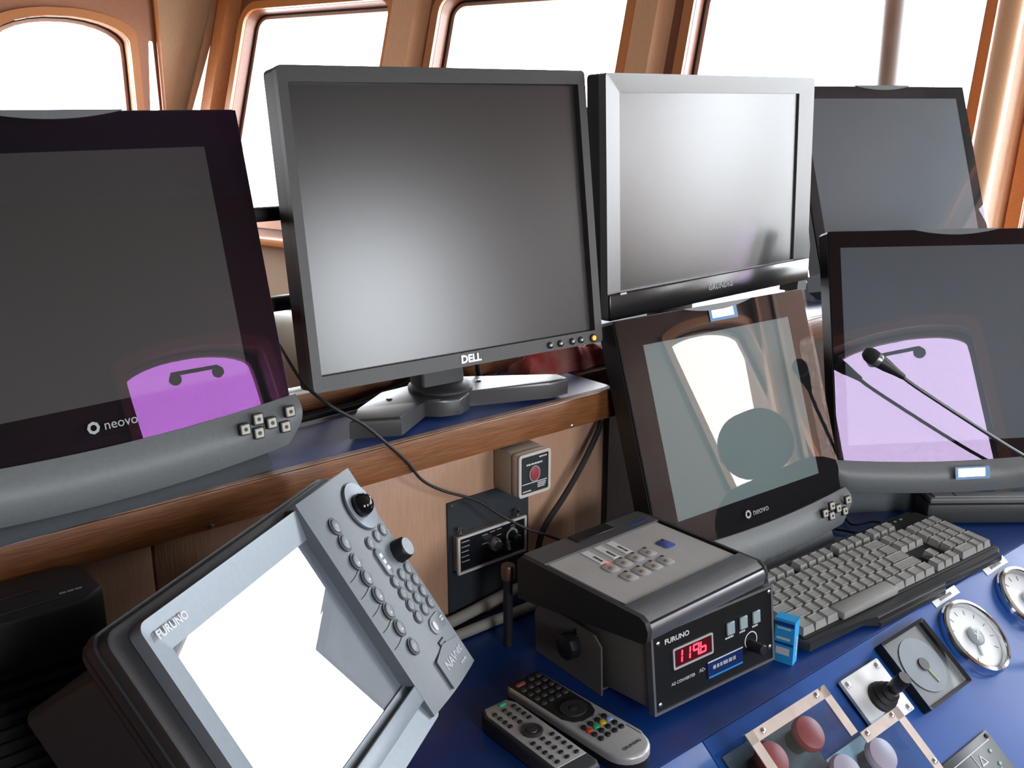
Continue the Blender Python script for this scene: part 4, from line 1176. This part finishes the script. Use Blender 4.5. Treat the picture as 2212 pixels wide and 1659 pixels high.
# ------------------------------------------------------------------ cables
def cable(label, pts, r, m=RUBBER, group='loose black cables'):
    o_ = part('cable', MB().tube(pts, r, 8), m)
    return tag(o_, label, 'cable', group)
cable('thin black cable drooping from the left monitor to the keypad box',
      [(.478, .96, EYE - .255), (.472, .90, EYE - .283), (.486, .87, EYE - .304), (.522, .868, EYE - .331), (.55, .866, EYE - .359), (.576, .868, EYE - .386), (.599, .872, EYE - .415), (.63, .874, EYE - .437), (.677, .872, EYE - .461), (.709, .866, EYE - .487), (.741, .858, EYE - .51), (.77, .845, EYE - .525), (.79, .82, EYE - .535)], .0018)
cable('thick black cable slanting down from shelf end to the converter',
      [(.90, .888, EYE - .413), (.887, .883, EYE - .427), (.857, .88, EYE - .464), (.826, .88, EYE - .499), (.797, .88, EYE - .527), (.781, .876, EYE - .548), (.765, .87, EYE - .60)], .0042)
for k, (lab, dy, r) in enumerate((('upper black lead of the bunch lying on the shelf behind the monitors', .018, .0038), ('middle black lead of the bunch lying on the shelf behind the monitors', .006, .0045), ('grey lead lying lowest in the bunch on the shelf', -.006, .003))):
    z = SHELF + r + .0002
    cable(lab, [(.44, 1.0 + dy, z), (.519, 1.0 + dy, z), (.557, 1.002 + dy, z), (.60, 1.004 + dy, z), (.64, 1.006 + dy, z + .004), (.69, 1.008 + dy, z + .012), (.725 + dy, 1.008 + dy, z + .035), (.735 + dy, 1.008 + dy, z + .08)], r, GY if k == 2 else RUBBER, 'leads on the shelf')
cable('short black lead rising beside the neck of the office monitor', [(.76, 1.0, SHELF + .09), (.78, 1.005, SHELF + .05), (.80, 1.02, SHELF + .0036), (.835, 1.024, SHELF + .0036)], .0033, RUBBER, 'leads on the shelf')

# crumpled red and pink cloth
def cloth():
    rnd = random.Random(3)
    from mathutils import noise as N
    vs, fs = [], []
    nx_, ny_ = 44, 22
    for i in range(nx_ + 1):
        for j in range(ny_ + 1):
            u, v = i / nx_, j / ny_
            x = .842 + .155 * u
            y = .968 + .052 * v
            ed = min(1, 5 * u, 5 * (1 - u), 4 * v, 4 * (1 - v))
            h = (.030 + .022 * N.noise(Vector((x * 22, y * 30, 1.3))) + .02 * abs(N.noise(Vector((x * 50, y * 45, 4.1))))) * max(0, ed) ** .5
            vs.append((x + .004 * N.noise(Vector((x * 40, y * 40, 9))), y + .005 * N.noise(Vector((x * 40, y * 40, 2))), SHELF + .001 + max(.0, h)))
    for i in range(nx_):
        for j in range(ny_):
            a = i * (ny_ + 1) + j
            fs.append((a, a + ny_ + 1, a + ny_ + 2, a + 1))
    return MB().add(vs, fs)
cl = mat('cloth_red_pink', (.45, .22, .19), .9, noise=.5, nscale=26, col2=(.42, .035, .03), bump=.3)
o_ = tag(part('cloth', cloth(), cl, smooth=60), 'crumpled red and pink cloth heaped on the shelf behind the office monitor', 'cloth')

# cream housing seen between left and centre monitors
t = thing('cream_housing', 'rounded cream housing seen in the gap between the left and centre monitors', 'housing', (.80, 1.62, 0))  # rounded cream casing of unknown use
cream = mat('cream_paint', (.62, .57, .48), .5, noise=.1, nscale=20)
part('drum', MB().lathe([(.13, 0), (.16, .02), (.165, .16), (.155, .21), (.12, .245), (.06, .262), (.01, .265)], 32), cream, t, T(.80, 1.62, .96))
part('pedestal', MB().lathe([(.11, 0), (.1, .02), (.09, .96)], 20), cream, t, T(.80, 1.62, 0))

# ------------------------------------------------------------------ black speaker cabinet
t = thing('speaker_cabinet', 'black ribbed speaker cabinet standing in the dark at the far left', 'speaker', (.07, .85, DESK))
SPB = mat('speaker_black', (.006, .006, .0065), .5, noise=.2, nscale=120)
ol = [(-.10, .79), (.205, .79), (.224, .806), (.224, .856), (.21, .868), (-.10, .868)]
part('cabinet', MB().prism(ol, 0, .24, bev=.005), SPB, t, T(0, 0, DESK))
for k in range(16):
    part('rib', MB().box(-.09, .2, .7865, .7895, DESK + .012 + k * .012, DESK + .017 + k * .012), SPB, t)
part('top_rule', MB().box(.12, .19, .802, .8035, DESK + .2401, DESK + .2405), DGREY, t)
part('print', dashes(.018, .005, 1, 23), LOGO, t, T(.2, .81, DESK + .2402))
part('print', dashes(.03, .004, 1, 24), DGREY, t, T(.165, .83, DESK + .2402))

# ------------------------------------------------------------------ gooseneck microphone
t = thing('gooseneck_microphone', 'black gooseneck microphone slanting in front of the right-hand monitor', 'microphone', (1.66, .43, DESK))
tip, mid_, end = Vector((1.298, .738, EYE - .358)), Vector((1.358, .678, EYE - .414)), Vector((1.47, .574, EYE - .508))
dv = (end - tip).normalized()
part('stem', MB().tube([tip + dv * .05, mid_, end, Vector((1.55, .505, EYE - .56)), Vector((1.625, .452, EYE - .595)), Vector((1.66, .43, DESK + .02))], .0028, 10), mat('gunmetal', (.1, .11, .115), .3, metal=.7, noise=.1), t, Matrix.Identity(4))
zq = dv.to_track_quat('Z', 'Y').to_matrix().to_4x4()
HMm = Matrix.Translation(tip) @ zq
part('windscreen', MB().lathe([(.002, -.011), (.007, -.0095), (.0105, -.004), (.0115, .002), (.0108, .008)], 20), mat('mic_foam', (.012, .012, .012), .85, bump=.6, nscale=900), t, HMm)
part('collar', MB().lathe([(.0109, .0082), (.0112, .0125), (.0104, .016)], 20), mat('mic_collar', (.3, .32, .33), .3, metal=.8, noise=.1), t, HMm)
part('capsule_body', MB().lathe([(.0103, .0162), (.009, .03), (.006, .046), (.0042, .06)], 20), BLACK, t, HMm)
part('base', MB().lathe([(.055, 0), (.055, .012), (.045, .02)], 28), BLACK, t, T(1.66, .43, DESK))

# ------------------------------------------------------------------ handset box under the right monitor
t = thing('desk_unit', 'low dark grey desk unit with a pale top panel under the right-hand monitor', 'unit', (1.49, .62, DESK))
UM2 = T(1.402, .676, DESK) @ RZ(-39)
part('body', MB().box(0, .26, 0, .052, .001, .034, .006), DGREY, t, UM2)
part('upper_body', MB().box(.004, .256, .002, .05, .0341, .0435, .003), mat('mid_grey_plastic', (.2, .205, .205), .45, noise=.1), t, UM2)
part('top_panel', MB().prism([(.012, .006), (.25, .006), (.25, .045), (.022, .045), (.012, .036)], .0436, .045), mat('pale_grey_panel', (.42, .43, .43), .4, noise=.08), t, UM2)
part('print', dashes(.03, .006, 1, 33), STICK, t, UM2 @ T(.10, .026, .0451))
part('print', dashes(.02, .005, 1, 34), STICK, t, UM2 @ T(.15, .026, .0451))
part('panel_joint', MB().box(.045, .046, .006, .045, .0451, .0454), BLACK, t, UM2)

# ------------------------------------------------------------------ chair added for the dark silhouette reflected in the middle monitor
t = thing('silhouette_chair', 'dark high-backed chair added for the silhouette in the monitor reflection', 'chair', (2.17, -.25, 0))
CH = mat('chair_vinyl', (.02, .024, .028), .5, noise=.2, nscale=60, bump=.1)
HM2 = T(2.17, -.25, 0) @ RZ(35)
part('pedestal', MB().lathe([(.2, 0), (.2, .03), (.05, .06), (.045, .5)], 24), STEEL, t, HM2)
part('seat', MB().box(-.24, .24, -.24, .24, .5, .62, .05, 4), CH, t, HM2)
part('backrest', MB().prism(rrect(.44, .56, .12, 6, cy=.95), -.05, .05, bev=.03, both=True), CH, t, HM2 @ Matrix(((1, 0, 0, 0), (0, 0, -1, -.22), (0, 1, 0, 0), (0, 0, 0, 1))))
part('headrest', MB().prism(rrect(.22, .2, .09, 6, cy=1.33), -.04, .04, bev=.03, both=True), CH, t, HM2 @ Matrix(((1, 0, 0, 0), (0, 0, -1, -.22), (0, 1, 0, 0), (0, 0, 0, 1))))
for s_ in (-1, 1):
    part('armrest', MB().box(s_ * .27 - .035, s_ * .27 + .035, -.2, .15, .78, .83, .02, 3), CH, t, HM2)
    part('arm_post', MB().box(s_ * .27 - .012, s_ * .27 + .012, -.19, -.15, .55, .78), STEEL, t, HM2)
